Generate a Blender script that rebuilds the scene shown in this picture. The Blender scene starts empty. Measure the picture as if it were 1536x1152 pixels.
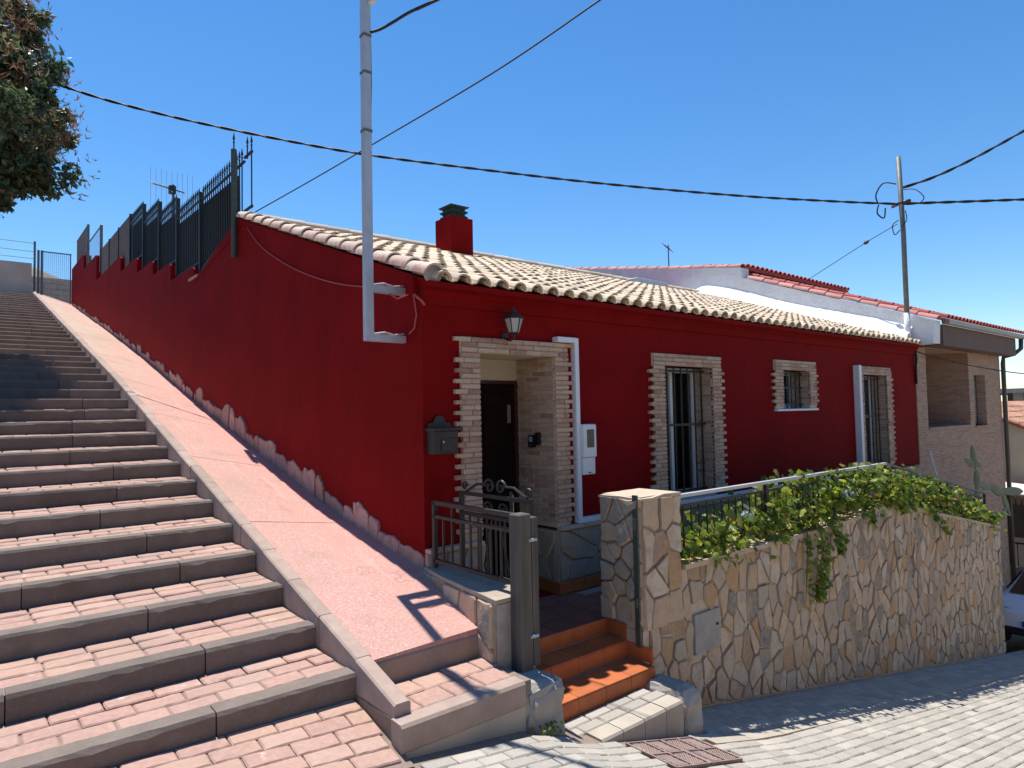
import bpy, math, random
import numpy as np
from mathutils import Vector, Matrix
random.seed(7); rng = np.random.default_rng(7)
S = bpy.context.scene
COL = S.collection

# ------------------------------------------------------------------ camera
FPX = 1000.0
def _rot(yaw, pit, rol):
    cy, sy, cp, sp, cr, sr = math.cos(yaw), math.sin(yaw), math.cos(pit), math.sin(pit), math.cos(rol), math.sin(rol)
    fwd = np.array([sy*cp, cy*cp, sp]); right = np.array([cy, -sy, 0]); down = np.cross(fwd, right)
    return np.array([right*cr+down*sr, -right*sr+down*cr, fwd])
RC = _rot(*[math.radians(a) for a in (39.85, 2.46, 1.15)])
CAM = np.array([-3.148, -5.0, 1.213])
cd = bpy.data.cameras.new('camera'); cam = bpy.data.objects.new('camera', cd); COL.objects.link(cam)
cd.sensor_width = 36.0; cd.lens = 36.0*FPX/1536; cd.clip_start = 0.05; cd.clip_end = 3000
mw = Matrix.Identity(4)
for i in range(3):
    mw[i][0] = RC[0][i]; mw[i][1] = -RC[1][i]; mw[i][2] = -RC[2][i]; mw[i][3] = CAM[i]
cam.matrix_world = mw
S.camera = cam

# ------------------------------------------------------------------ sky and sun
SUN_AZ = math.atan2(0.045, 0.328)      # from +y, slightly towards +x
SUN_EL = math.atan2(1.0, math.hypot(0.045, 0.328))
W = bpy.data.worlds.new('World'); S.world = W; W.use_nodes = True
nt = W.node_tree; bg = nt.nodes['Background']
sky = nt.nodes.new('ShaderNodeTexSky'); sky.sky_type = 'NISHITA'; sky.sun_disc = False
sky.sun_elevation = SUN_EL; sky.sun_rotation = SUN_AZ; sky.altitude = 300
sky.air_density = 1.0; sky.dust_density = 0.05; sky.ozone_density = 3.0
hs = nt.nodes.new('ShaderNodeHueSaturation'); hs.inputs['Saturation'].default_value = 1.27; hs.inputs['Value'].default_value = 1.0
nt.links.new(sky.outputs[0], hs.inputs['Color']); nt.links.new(hs.outputs[0], bg.inputs[0]); bg.inputs[1].default_value = 0.122
sd = bpy.data.lights.new('sun', 'SUN'); sd.energy = 4.9; sd.angle = math.radians(0.53); sd.color = (1.0, 0.955, 0.88)
sun = bpy.data.objects.new('sun', sd); COL.objects.link(sun); sun.location = (2, 12, 30)
sun.rotation_euler = Vector((-0.045, -0.328, -1.0)).to_track_quat('-Z', 'Y').to_euler()
S.view_settings.view_transform = 'Standard'; S.view_settings.look = 'None'
S.view_settings.exposure = 0.5; S.view_settings.gamma = 1.0
S.render.engine = 'CYCLES'
S.cycles.max_bounces = 8; S.cycles.transparent_max_bounces = 12
try: S.cycles.use_denoising = True
except Exception: pass

# ------------------------------------------------------------------ pixel helpers (photo pixel -> ray -> known plane)
def ray(p): return RC.T @ np.array([(p[0]-768)/FPX, (p[1]-576)/FPX, 1.0])
def onplane(p, n, d):
    r = ray(p); n = np.array(n, float); return CAM + r*((d - n@CAM)/(n@r))
def onx(p, x=0.0): return onplane(p, (1, 0, 0), x)
def ony(p, y=0.0): return onplane(p, (0, 1, 0), y)
def onz(p, z=0.0): return onplane(p, (0, 0, 1), z)
def on_vertical(p, a, b):               # vertical plane through plan points a, b
    n = np.array([-(b[1]-a[1]), b[0]-a[0], 0.0]); return onplane(p, n, n[0]*a[0]+n[1]*a[1])
def camdist(p): return float(np.linalg.norm(np.array(p, float)-CAM))

# ------------------------------------------------------------------ mesh builder
class MB:
    def __init__(s): s.v = []; s.f = []
    def add(s, vs, fs):
        o = len(s.v); s.v += [tuple(map(float, q)) for q in vs]; s.f += [tuple(i+o for i in f) for f in fs]; return s
    def box(s, a, b):
        x0, y0, z0 = a; x1, y1, z1 = b
        return s.add([(x0,y0,z0),(x1,y0,z0),(x1,y1,z0),(x0,y1,z0),(x0,y0,z1),(x1,y0,z1),(x1,y1,z1),(x0,y1,z1)],
                     [(0,3,2,1),(4,5,6,7),(0,1,5,4),(1,2,6,5),(2,3,7,6),(3,0,4,7)])
    def cbox(s, a, b, c=0.006):          # box with chamfered edges all round
        x0,y0,z0 = a; x1,y1,z1 = b; c = min(c, (x1-x0)*.45, (y1-y0)*.45, (z1-z0)*.45)
        def ring(z, i): return [(x0+i,y0+i,z),(x1-i,y0+i,z),(x1-i,y1-i,z),(x0+i,y1-i,z)]
        vs = ring(z0,c)+ring(z0+c,0)+ring(z1-c,0)+ring(z1,c)
        fs = [(3,2,1,0),(12,13,14,15)]
        for k in range(3):
            for j in range(4): fs.append((k*4+j, k*4+(j+1)%4, k*4+4+(j+1)%4, k*4+4+j))
        return s.add(vs, fs)
    def prism(s, poly, d):               # polygon (3d points) pushed along vector d
        n = len(poly); d = np.array(d, float); vs = [tuple(p) for p in poly]+[tuple(np.array(p, float)+d) for p in poly]
        fs = [tuple(range(n))[::-1], tuple(range(n, 2*n))]+[(i, (i+1)%n, n+(i+1)%n, n+i) for i in range(n)]
        return s.add(vs, fs)
    def bar(s, a, b, w, h=None, up=(0,0,1)):
        a = Vector(a); b = Vector(b); h = h or w; d = (b-a).normalized(); u = Vector(up)
        if abs(d.dot(u)) > .98: u = Vector((0,1,0))
        r = d.cross(u).normalized()*w/2; t = r.cross(d).normalized()*h/2
        vs = [a-r-t, a+r-t, a+r+t, a-r+t, b-r-t, b+r-t, b+r+t, b-r+t]
        return s.add(vs, [(0,3,2,1),(4,5,6,7),(0,1,5,4),(1,2,6,5),(2,3,7,6),(3,0,4,7)])
    def tube(s, pts, r, seg=8, cap=True):
        pts = [Vector(p) for p in pts]; n = len(pts); rr = r if hasattr(r, '__len__') else [r]*n; o = len(s.v)
        prev = None
        for i, p in enumerate(pts):
            d = (pts[min(i+1, n-1)]-pts[max(i-1, 0)]).normalized()
            if prev is None:
                u = Vector((0,0,1)) if abs(d.z) < .9 else Vector((1,0,0)); a = d.cross(u).normalized()
            else:
                a = (prev-d*prev.dot(d)).normalized()
            prev = a; b = d.cross(a)
            for k in range(seg):
                t = 2*math.pi*k/seg; s.v.append(tuple(p+a*(rr[i]*math.cos(t))+b*(rr[i]*math.sin(t))))
        for i in range(n-1):
            for k in range(seg): s.f.append((o+i*seg+k, o+i*seg+(k+1)%seg, o+(i+1)*seg+(k+1)%seg, o+(i+1)*seg+k))
        if cap:
            s.f.append(tuple(o+k for k in range(seg))[::-1]); s.f.append(tuple(o+(n-1)*seg+k for k in range(seg)))
        return s
    def lathe(s, prof, c=(0,0,0), seg=16, ax=1.0, ay=1.0):   # prof: (r, z)
        o = len(s.v); n = len(prof)
        for r, z in prof:
            for k in range(seg):
                t = 2*math.pi*k/seg+math.pi/seg; s.v.append((c[0]+r*ax*math.cos(t), c[1]+r*ay*math.sin(t), c[2]+z))
        for i in range(n-1):
            for k in range(seg): s.f.append((o+i*seg+k, o+i*seg+(k+1)%seg, o+(i+1)*seg+(k+1)%seg, o+(i+1)*seg+k))
        s.f.append(tuple(o+k for k in range(seg))[::-1]); s.f.append(tuple(o+(n-1)*seg+k for k in range(seg)))
        return s
    def grid(s, rows):                   # rows of points -> quads
        o = len(s.v); m = len(rows[0])
        for r in rows: s.v += [tuple(map(float, q)) for q in r]
        for i in range(len(rows)-1):
            for j in range(m-1): s.f.append((o+i*m+j, o+i*m+j+1, o+(i+1)*m+j+1, o+(i+1)*m+j))
        return s
    def mesh(s, name, mat=None, smooth=False):
        me = bpy.data.meshes.new(name); me.from_pydata(s.v, [], s.f); me.validate(); me.update()
        if mat: me.materials.append(mat)
        if smooth: me.polygons.foreach_set('use_smooth', [True]*len(me.polygons))
        return me
    def obj(s, name, mat, parent=None, smooth=False, **kw):
        return mk(name, s.mesh(name, mat, smooth), parent, **kw)
def mk(name, me, parent=None, **kw):
    o = bpy.data.objects.new(name, me); COL.objects.link(o)
    if parent is not None: o.parent = parent
    for k, v in kw.items(): o[k] = v
    return o
def thing(name, label, cat, loc=(0,0,0), group=None, kind=None):
    o = bpy.data.objects.new(name, None); COL.objects.link(o); o.empty_display_size = .1
    o.location = loc; o['label'] = label; o['category'] = cat
    if group: o['group'] = group
    if kind: o['kind'] = kind
    return o
def tag(o, label, cat, group=None, kind=None):
    o['label'] = label; o['category'] = cat
    if group: o['group'] = group
    if kind: o['kind'] = kind
    return o
def rename_keep(o, root):                # parent while keeping world coordinates baked in the mesh
    o.parent = root; o.matrix_parent_inverse = Matrix.Translation(-root.location); return o
def at(mb, root, name, mat, smooth=False, **kw):     # part whose vertices are in world coordinates, root may sit anywhere
    loc = Vector(root.location) if root.parent is None else Vector(root.parent.location) if root.parent else Vector((0,0,0))
    if root.parent is None:
        mb.v = [tuple(Vector(v)-loc) for v in mb.v]
    else:                                # sub-part: parts sit at the thing's origin
        mb.v = [tuple(Vector(v)-loc) for v in mb.v]
    return mb.obj(name, mat, root, smooth, **kw)

# ------------------------------------------------------------------ materials
def srgb(r, g, b): return tuple(((c/255)/12.92 if c/255 <= .04045 else ((c/255+.055)/1.055)**2.4) for c in (r, g, b))+(1,)
class N:
    def __init__(s, name):
        s.m = bpy.data.materials.new(name); s.m.use_nodes = True; s.t = s.m.node_tree; s.b = s.t.nodes['Principled BSDF']
        s.out = s.t.nodes['Material Output']; s._pos = None
    def n(s, typ, **kw):
        x = s.t.nodes.new('ShaderNode'+typ)
        for k, v in kw.items(): setattr(x, k, v)
        return x
    def l(s, a, b): s.t.links.new(a, b); return b
    def pos(s):
        if s._pos is None: s._pos = s.n('NewGeometry').outputs['Position']
        return s._pos
    def noise(s, scale, detail=4, rough=.55, vec=None, stretch=None):
        x = s.n('TexNoise'); x.inputs['Scale'].default_value = scale; x.inputs['Detail'].default_value = detail; x.inputs['Roughness'].default_value = rough
        v = vec or s.pos()
        if stretch:
            m = s.n('Mapping'); m.inputs['Scale'].default_value = stretch; s.l(v, m.inputs['Vector']); v = m.outputs[0]
        s.l(v, x.inputs['Vector']); return x.outputs['Fac']
    def ramp(s, fac, stops, interp='LINEAR'):
        x = s.n('ValToRGB'); x.color_ramp.interpolation = interp; e = x.color_ramp.elements
        while len(e) < len(stops): e.new(.5)
        for k, (p, c) in enumerate(stops): e[k].position = p; e[k].color = c if len(c) == 4 else tuple(c)+(1,)
        s.l(fac, x.inputs[0]); return x.outputs[0]
    def rmap(s, fac, a, b, c, d):
        x = s.n('MapRange'); x.inputs[1].default_value = a; x.inputs[2].default_value = b; x.inputs[3].default_value = c; x.inputs[4].default_value = d
        s.l(fac, x.inputs[0]); return x.outputs[0]
    def mix(s, fac, a, b, mode='MIX'):
        x = s.n('Mix'); x.data_type = 'RGBA'; x.blend_type = mode
        for sock, val in ((x.inputs[0], fac), (x.inputs[6], a), (x.inputs[7], b)):
            if isinstance(val, (int, float)): sock.default_value = val
            elif isinstance(val, tuple): sock.default_value = val if len(val) == 4 else val+(1,)
            else: s.l(val, sock)
        return x.outputs[2]
    def math(s, op, a, b=None):
        x = s.n('Math'); x.operation = op
        for k, val in enumerate((a, b)):
            if val is None: continue
            if isinstance(val, (int, float)): x.inputs[k].default_value = val
            else: s.l(val, x.inputs[k])
        return x.outputs[0]
    def rand(s):                          # one number per piece, whether an object or an island of a joined mesh
        a = s.n('ObjectInfo').outputs['Random']; b = s.n('NewGeometry').outputs['Random Per Island']
        return s.math('FRACT', s.math('ADD', a, b))
    def hsv(s, col, h=None, sat=None, v=None):
        x = s.n('HueSaturation')
        for k, val in (('Hue', h), ('Saturation', sat), ('Value', v)):
            if val is None: continue
            if isinstance(val, (int, float)): x.inputs[k].default_value = val
            else: s.l(val, x.inputs[k])
        s.l(col, x.inputs['Color']); return x.outputs[0]
    def bump(s, h, strength=.3, dist=.01, chain=None):
        x = s.n('Bump'); x.inputs['Strength'].default_value = strength; x.inputs['Distance'].default_value = dist; s.l(h, x.inputs['Height'])
        if chain is not None: s.l(chain, x.inputs['Normal'])
        s.l(x.outputs[0], s.b.inputs['Normal']); return x.outputs[0]
    def done(s, col=None, rough=.8, spec=.3, metal=0.0):
        if col is not None:
            if isinstance(col, tuple): s.b.inputs['Base Color'].default_value = col if len(col) == 4 else col+(1,)
            else: s.l(col, s.b.inputs['Base Color'])
        if isinstance(rough, (int, float)): s.b.inputs['Roughness'].default_value = rough
        else: s.l(rough, s.b.inputs['Roughness'])
        s.b.inputs['Specular IOR Level'].default_value = spec; s.b.inputs['Metallic'].default_value = metal
        return s.m
def simple(name, c1, c2, scale=6, rough=.75, bump=.25, bscale=60, bdist=.004, rnd=0.0, spec=.3, metal=0.0, hue=0.0):
    m = N(name); f = m.noise(scale, 5, .6); col = m.mix(m.rmap(f, .3, .7, 0, 1), c1, c2)
    if rnd or hue:
        r = m.rand(); col = m.hsv(col, m.rmap(r, 0, 1, .5-hue, .5+hue) if hue else None, None, m.rmap(m.math('FRACT', m.math('MULTIPLY', r, 7.13)), 0, 1, 1-rnd, 1+rnd))
    if bump: m.bump(m.noise(bscale, 4, .6), bump, bdist)
    return m.done(col, rough, spec, metal)
M = {}
def red_plaster():
    m = N('red_plaster'); f = m.noise(1.3, 5, .6); g = m.noise(9, 4, .6)
    col = m.mix(m.rmap(f, .3, .7, 0, 1), (.165, .0027, .0031), (.225, .0044, .0046)); col = m.mix(m.rmap(g, .45, .8, 0, .35), col, (.138, .0024, .0033))
    st = m.noise(3.5, 4, .6, stretch=(1, 1, .12)); col = m.mix(m.rmap(st, .52, .76, 0, .25), col, (.205, .012, .0115))
    b = m.bump(m.noise(130, 3, .6), .35, .004); m.bump(m.noise(6, 5, .6), .45, .016, b)
    return m.done(col, .8, .08)
M['red'] = red_plaster()
def stone_mat(name, stops, edge):
    m = N(name); r = m.rand(); col = m.ramp(r, stops, 'CONSTANT')
    f = m.noise(9, 6, .65); col = m.mix(m.rmap(f, .47, .6, 0, .7), col, edge); col = m.mix(m.rmap(m.noise(17, 5, .7), .52, .64, 0, .45), col, (.34,.30,.25)); g = m.noise(34, 4, .6)
    col = m.mix(m.rmap(g, .45, .75, 0, .3), col, (.55, .47, .39)); h = m.noise(5, 5, .6)
    col = m.mix(m.rmap(h, .55, .75, 0, .5), col, (.22, .20, .18))
    b = m.bump(m.noise(75, 4, .65), .45, .006); m.bump(m.noise(14, 5, .6), .6, .02, b)
    return m.done(col, .78, .3)
_st = [(0, (.48,.37,.27)), (.13, (.50,.355,.235)), (.26, (.40,.335,.265)), (.38, (.56,.43,.31)), (.50, (.19,.18,.165)), (.58, (.44,.255,.115)), (.68, (.50,.42,.33)), (.80, (.29,.27,.24)), (.87, (.57,.47,.37)), (.95, (.33,.21,.125))]
M['stone'] = stone_mat('flagstone_tan', _st, (.45, .29, .15))
M['stone_dark'] = stone_mat('flagstone_grey', [(0, (.34,.28,.21)), (.25, (.25,.22,.18)), (.45, (.38,.29,.20)), (.62, (.30,.27,.23)), (.8, (.42,.30,.17)), (.92, (.22,.21,.195))], (.33, .24, .15))
M['stone_pink'] = stone_mat('skirting_stone', [(0, (.46,.27,.22)), (.3, (.38,.23,.18)), (.6, (.54,.33,.26)), (.85, (.34,.22,.18))], (.36, .14, .12))
M['stone_rim'] = simple('flagstone_rim', (.45,.335,.23), (.36,.275,.195), 7, .85, .5, 50, .008, .3)
M['mortar'] = simple('mortar', (.56,.445,.335), (.46,.36,.27), 12, .9, .5, 90, .006)
M['skirt_rim'] = simple('skirting_rim', (.36,.19,.16), (.28,.13,.11), 7, .85, .5, 50, .006, .25)
M['mortar_grey'] = simple('mortar_grey', (.40,.34,.27), (.30,.25,.195), 12, .9, .5, 90, .006)
def brickm():
    m = N('clay_brick'); r = m.rand()
    col = m.ramp(r, [(0, (.46,.29,.20)), (.2, (.50,.34,.235)), (.42, (.40,.225,.155)), (.6, (.53,.375,.265)), (.78, (.46,.295,.21)), (.9, (.32,.165,.115))], 'CONSTANT')
    col = m.mix(m.rmap(m.noise(40, 5, .65), .42, .7, 0, .55), col, (.58,.43,.32)); col = m.mix(m.rmap(m.noise(14, 4, .6), .55, .75, 0, .45), col, (.28,.16,.11))
    m.bump(m.noise(120, 4, .6), .5, .004); return m.done(col, .85, .25)
M['brick'] = brickm()
M['brick_joint'] = simple('brick_joint', (.60,.48,.36), (.51,.40,.30), 30, .92, .4, 120, .004)
def pinkpaver():
    m = N('pink_paver'); r = m.rand()
    col = m.ramp(r, [(0, (.385,.235,.19)), (.25, (.405,.255,.205)), (.5, (.41,.265,.20)), (.72, (.375,.225,.185)), (.88, (.425,.28,.225))], 'CONSTANT')
    col = m.mix(m.rmap(m.noise(26, 5, .65), .4, .7, 0, .45), col, (.55,.375,.31)); col = m.mix(m.rmap(m.noise(1.1, 5, .6), .46, .66, 0, .6), col, (.30,.215,.18))
    col = m.mix(m.rmap(m.noise(6.5, 4, .6), .66, .78, 0, .6), col, (.70,.62,.56))
    b = m.bump(m.noise(110, 4, .65), .5, .004); m.bump(m.noise(22, 3, .5), .3, .008, b); return m.done(col, .85, .25)
M['pinkpaver'] = pinkpaver()
def stepm():
    m = N('step_concrete'); r = m.rand()
    col = m.mix(m.rmap(m.noise(5, 5, .65), .35, .7, 0, 1), (.185,.150,.128), (.140,.112,.095)); col = m.hsv(col, None, None, m.rmap(r, 0, 1, .85, 1.12))
    col = m.mix(m.rmap(m.noise(30, 5, .7), .55, .75, 0, .4), col, (.30,.255,.23)); col = m.mix(m.rmap(m.noise(2.2, 4, .6), .6, .75, 0, .5), col, (.10,.082,.072))
    m.bump(m.noise(90, 4, .6), .4, .005); return m.done(col, .85, .25)
M['step'] = stepm()
M['kerb'] = simple('kerb_concrete', (.40,.305,.255), (.31,.23,.19), 7, .88, .4, 100, .004, .1)
M['grout'] = simple('sand_joint', (.27,.205,.165), (.20,.15,.12), 20, .95, .5, 140, .004)
def rampm():
    m = N('ramp_concrete'); sep = m.n('SeparateXYZ'); m.l(m.pos(), sep.inputs[0])
    f = m.noise(1.2, 5, .65); g = m.noise(55, 5, .75)
    pink = m.mix(m.rmap(f, .3, .7, 0, 1), (.54,.285,.24), (.50,.30,.25)); tan = m.mix(m.rmap(f, .3, .7, 0, 1), (.50,.38,.29), (.43,.31,.235))
    yy = m.math('ADD', sep.outputs['Y'], m.rmap(m.noise(.8, 4, .6), 0, 1, -5, 5)); col = m.mix(m.rmap(yy, 5.5, 13, 0, 1), pink, tan)
    nearwall = m.rmap(m.math('ADD', sep.outputs['X'], m.rmap(m.noise(2.5, 4, .6), 0, 1, -.28, .28)), -.75, -.1, 0, 1)
    col = m.mix(m.math('MULTIPLY', nearwall, m.rmap(yy, 3, 15, .42, .3)), col, (.66,.25,.22))
    col = m.mix(m.rmap(g, .5, .68, 0, .75), col, (.33,.19,.165)); col = m.mix(m.rmap(m.noise(75, 3, .7), .55, .68, 0, .8), col, (.78,.62,.56)); col = m.mix(m.rmap(m.noise(18, 4, .7), .52, .7, 0, .4), col, (.42,.26,.23))
    col = m.mix(m.rmap(m.noise(3.2, 5, .65), .54, .72, 0, .5), col, (.34,.21,.18))
    col = m.mix(m.rmap(m.noise(2.0, 5, .6, stretch=(3.2, .35, .35)), .56, .72, 0, .45), col, (.62,.44,.38))
    col = m.mix(m.rmap(m.noise(.55, 4, .6), .52, .68, 0, .35), col, (.36,.24,.2))
    vo = m.n('TexVoronoi'); vo.feature = 'DISTANCE_TO_EDGE'; vo.inputs['Scale'].default_value = .55; wv = m.n('Vector'+'Math'); wv.operation = 'ADD'
    nz = m.n('TexNoise'); nz.inputs['Scale'].default_value = 3; m.l(m.pos(), nz.inputs['Vector']); m.l(m.pos(), wv.inputs[0]); m.l(nz.outputs['Color'], wv.inputs[1]); m.l(wv.outputs[0], vo.inputs['Vector'])
    col = m.mix(m.math('MULTIPLY', m.rmap(vo.outputs['Distance'], 0, .006, .55, 0), m.rmap(m.noise(.7, 3, .5), .5, .6, 0, 1)), col, (.17,.11,.095))
    m.bump(g, .55, .008); return m.done(col, .85, .25)
M['ramp'] = rampm()
def streetpaver():
    m = N('grey_paver'); r = m.rand()
    col = m.ramp(r, [(0, (.36,.33,.285)), (.3, (.40,.365,.315)), (.6, (.33,.305,.265)), (.85, (.43,.395,.34))], 'CONSTANT')
    col = m.mix(m.rmap(m.noise(1.5, 5, .65), .42, .7, 0, .5), col, (.29,.265,.23)); col = m.mix(m.rmap(m.noise(45, 5, .7), .5, .75, 0, .45), col, (.52,.48,.42))
    b = m.bump(m.noise(120, 4, .65), .5, .004); return m.done(col, .82, .3)
M['streetpaver'] = streetpaver()
M['plaster_cream'] = simple('cream_concrete', (.44,.39,.32), (.36,.315,.26), 4, .9, .4, 80, .005, .06)
M['terracotta'] = simple('terracotta_tile', (.47,.14,.045), (.38,.10,.035), 9, .55, .2, 60, .002, .12, .3)
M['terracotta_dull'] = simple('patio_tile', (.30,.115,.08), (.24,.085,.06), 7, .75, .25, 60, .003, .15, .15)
M['tile_joint'] = simple('tile_joint', (.42,.30,.24), (.34,.24,.19), 20, .9, .3, 90, .003)
def rooftile():
    m = N('roof_tile_clay'); r = m.rand()
    col = m.ramp(r, [(0, (.60,.49,.35)), (.3, (.66,.55,.41)), (.55, (.55,.43,.31)), (.78, (.62,.48,.34)), (.92, (.48,.38,.29))], 'CONSTANT')
    col = m.mix(m.rmap(m.noise(8, 5, .7), .5, .7, 0, .65), col, (.36,.31,.26)); col = m.mix(m.rmap(m.noise(30, 4, .7), .55, .75, 0, .5), col, (.70,.62,.5))
    m.bump(m.noise(70, 4, .6), .4, .006); return m.done(col, .85, .2)
M['rooftile'] = rooftile()
def vergem():
    m = N('verge_tile_clay'); r = m.rand(); sep = m.n('SeparateXYZ'); m.l(m.pos(), sep.inputs[0])
    col = m.ramp(r, [(0, (.60,.48,.38)), (.4, (.55,.40,.32)), (.75, (.62,.50,.40))], 'CONSTANT')
    e = m.math('ADD', sep.outputs['X'], m.rmap(m.noise(13, 4, .6), 0, 1, -.07, .07)); col = m.mix(m.rmap(e, -.068, -.035, .6, 0), col, (.40,.12,.10))
    col = m.mix(m.rmap(m.noise(10, 5, .7), .54, .7, 0, .5), col, (.33,.25,.21)); m.bump(m.noise(70, 4, .6), .4, .006); return m.done(col, .85, .2)
M['vergetile'] = vergem()
M['redtile'] = simple('red_roof_tile', (.42,.085,.07), (.33,.06,.05), 6, .7, .3, 60, .004, .22, .3)
M['pinktile'] = simple('pink_coping_tile', (.55,.27,.23), (.45,.19,.17), 5, .75, .3, 60, .004, .18, .3)
def whitewash():
    m = N('whitewash'); col = m.mix(m.rmap(m.noise(2.5, 5, .65), .4, .75, 0, 1), (.80,.79,.77), (.66,.655,.64)); col = m.mix(m.rmap(m.noise(1.6, 4, .6, stretch=(1,1,.3)), .62, .8, 0, .4), col, (.5,.49,.47))
    b = m.bump(m.noise(40, 4, .6), .4, .01); m.bump(m.noise(5, 4, .6), .6, .05, b); return m.done(col, .9, .2)
M['white'] = whitewash()
M['pvc'] = simple('white_pvc', (.74,.75,.76), (.68,.69,.70), 4, .45, .05, 50, .001, 0, .4)
M['galv'] = simple('galvanised_steel', (.50,.51,.53), (.40,.41,.43), 8, .5, .15, 60, .002, .05, .5, .35)
M['galv_dark'] = simple('weathered_steel', (.16,.17,.17), (.10,.11,.11), 10, .6, .2, 60, .002, .05, .4, .3)
def ironm(name, c1, c2, rust):
    m = N(name); col = m.mix(m.rmap(m.noise(14, 5, .65), .35, .7, 0, 1), c1, c2); col = m.mix(m.rmap(m.noise(9, 4, .7), .62, .75, 0, .6), col, rust)
    m.bump(m.noise(90, 3, .6), .2, .002); return m.done(col, .55, .4, .2)
M['iron'] = ironm('wrought_iron', (.025,.022,.021), (.05,.043,.04), (.10,.05,.03))
M['iron_fence'] = ironm('fence_iron', (.02,.025,.024), (.035,.04,.038), (.06,.045,.035))
def postm():
    m = N('weathered_post'); f = m.noise(7, 5, .65, stretch=(1,1,.08)); col = m.ramp(f, [(.3, (.05,.04,.032)), (.5, (.105,.092,.078)), (.7, (.165,.15,.13))])
    m.bump(m.noise(20, 5, .7, stretch=(1,1,.06)), .5, .006); return m.done(col, .75, .3)
M['post'] = postm()
M['post_green'] = ironm('fence_post_paint', (.045,.06,.05), (.07,.08,.065), (.09,.06,.045))
M['sheet'] = simple('fence_sheet', (.028,.020,.024), (.045,.032,.036), 3, .7, .15, 30, .003, 0, .3)
M['brown_panel'] = simple('brown_sheet_panel', (.16,.12,.10), (.11,.08,.07), 5, .8, .3, 40, .004, .1)
M['door'] = simple('dark_wood_door', (.010,.005,.004), (.016,.007,.005), 5, .75, .15, 40, .002, 0, .1)
M['door_frame'] = simple('door_frame_wood', (.06,.02,.014), (.045,.014,.010), 8, .45, .15, 40, .002, 0, .4)
M['cream'] = simple('cream_paint', (.55,.47,.36), (.50,.43,.33), 4, .8, .1, 60, .002)
M['black'] = simple('black_plastic', (.012,.012,.013), (.02,.02,.021), 8, .4, .05, 60, .001, 0, .5)
M['rubber'] = simple('cable_rubber', (.012,.012,.013), (.022,.022,.023), 30, .6, .1, 90, .001, 0, .3)
M['mailbox'] = simple('mailbox_metal', (.018,.012,.012), (.03,.02,.019), 8, .45, .15, 60, .002, 0, .5)
M['chrome'] = simple('brushed_metal', (.55,.54,.52), (.45,.44,.42), 9, .3, .05, 80, .001, 0, .5, .9)
M['curtain'] = simple('grey_curtain', (.40,.40,.42), (.32,.32,.34), 5, .9, .2, 200, .001)
M['salmon'] = simple('painted_cable', (.42,.09,.075), (.34,.06,.05), 20, .6, .1, 60, .001)
M['capgreen'] = simple('chimney_cap_paint', (.012,.03,.026), (.02,.04,.034), 6, .5, .15, 60, .002, 0, .4)
M['soil'] = simple('soil', (.12,.085,.06), (.08,.055,.04), 10, .95, .6, 40, .02)
M['concrete'] = simple('rough_concrete', (.40,.37,.33), (.29,.265,.235), 6, .9, .6, 60, .01)
M['concrete_old'] = simple('old_concrete_wall', (.52,.47,.40), (.40,.35,.30), 1.4, .92, .4, 40, .008)
M['grate'] = simple('cast_iron_drain', (.33,.24,.215), (.24,.17,.155), 9, .7, .4, 80, .003, .05, .4, .2)
M['brownsoffit'] = simple('brown_fascia', (.17,.11,.088), (.145,.092,.075), 3, .8, .15, 60, .003)
M['gutter'] = simple('grey_gutter', (.36,.32,.28), (.30,.265,.235), 5, .5, .1, 60, .002, 0, .4)
M['pipe'] = simple('brown_downpipe', (.095,.075,.065), (.075,.06,.052), 5, .5, .1, 60, .002, 0, .4)
M['shutter'] = simple('roller_shutter', (.30,.28,.26), (.25,.235,.22), 5, .6, .1, 60, .002, .05)
def glassm():
    m = N('window_glass'); g = m.n('BsdfGlossy'); g.inputs['Roughness'].default_value = .03; t = m.n('BsdfTransparent'); t.inputs[0].default_value = (.75,.78,.78,1)
    fr = m.n('Fresnel'); fr.inputs[0].default_value = 1.5; mx = m.n('MixShader'); m.l(fr.outputs[0], mx.inputs[0]); m.l(t.outputs[0], mx.inputs[1]); m.l(g.outputs[0], mx.inputs[2])
    m.l(mx.outputs[0], m.out.inputs[0]); return m.m
M['glass'] = glassm()
M['milk'] = simple('frosted_lamp_glass', (.42,.40,.36), (.36,.34,.31), 6, .35, .05, 50, .001, 0, .5)
def brickwall():
    m = N('small_brick_wall'); mp = m.n('Mapping'); mp.inputs['Rotation'].default_value = (math.radians(90), 0, 0)
    # x+y carries the course direction so both faces of a corner show courses
    sep = m.n('SeparateXYZ'); m.l(m.pos(), sep.inputs[0]); cb = m.n('CombineXYZ'); m.l(m.math('ADD', sep.outputs[0], sep.outputs[1]), cb.inputs[0]); m.l(sep.outputs[2], cb.inputs[1])
    b = m.n('TexBrick'); b.inputs['Scale'].default_value = 1.0; b.inputs['Brick Width'].default_value = .23; b.inputs['Row Height'].default_value = .052; b.inputs['Mortar Size'].default_value = .010; b.inputs['Bias'].default_value = -.1
    b.inputs['Color1'].default_value = (.46,.27,.18,1); b.inputs['Color2'].default_value = (.30,.155,.105,1); b.inputs['Mortar'].default_value = (.40,.30,.22,1)
    m.l(cb.outputs[0], b.inputs['Vector']); col = m.mix(m.rmap(m.noise(7, 5, .65), .45, .7, 0, .3), b.outputs[0], (.50,.36,.26))
    bb = m.bump(b.outputs['Fac'], .6, -.008); m.bump(m.noise(60, 4, .6), .4, .006, bb); return m.done(col, .9, .2)
M['brickwall'] = brickwall()
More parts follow.
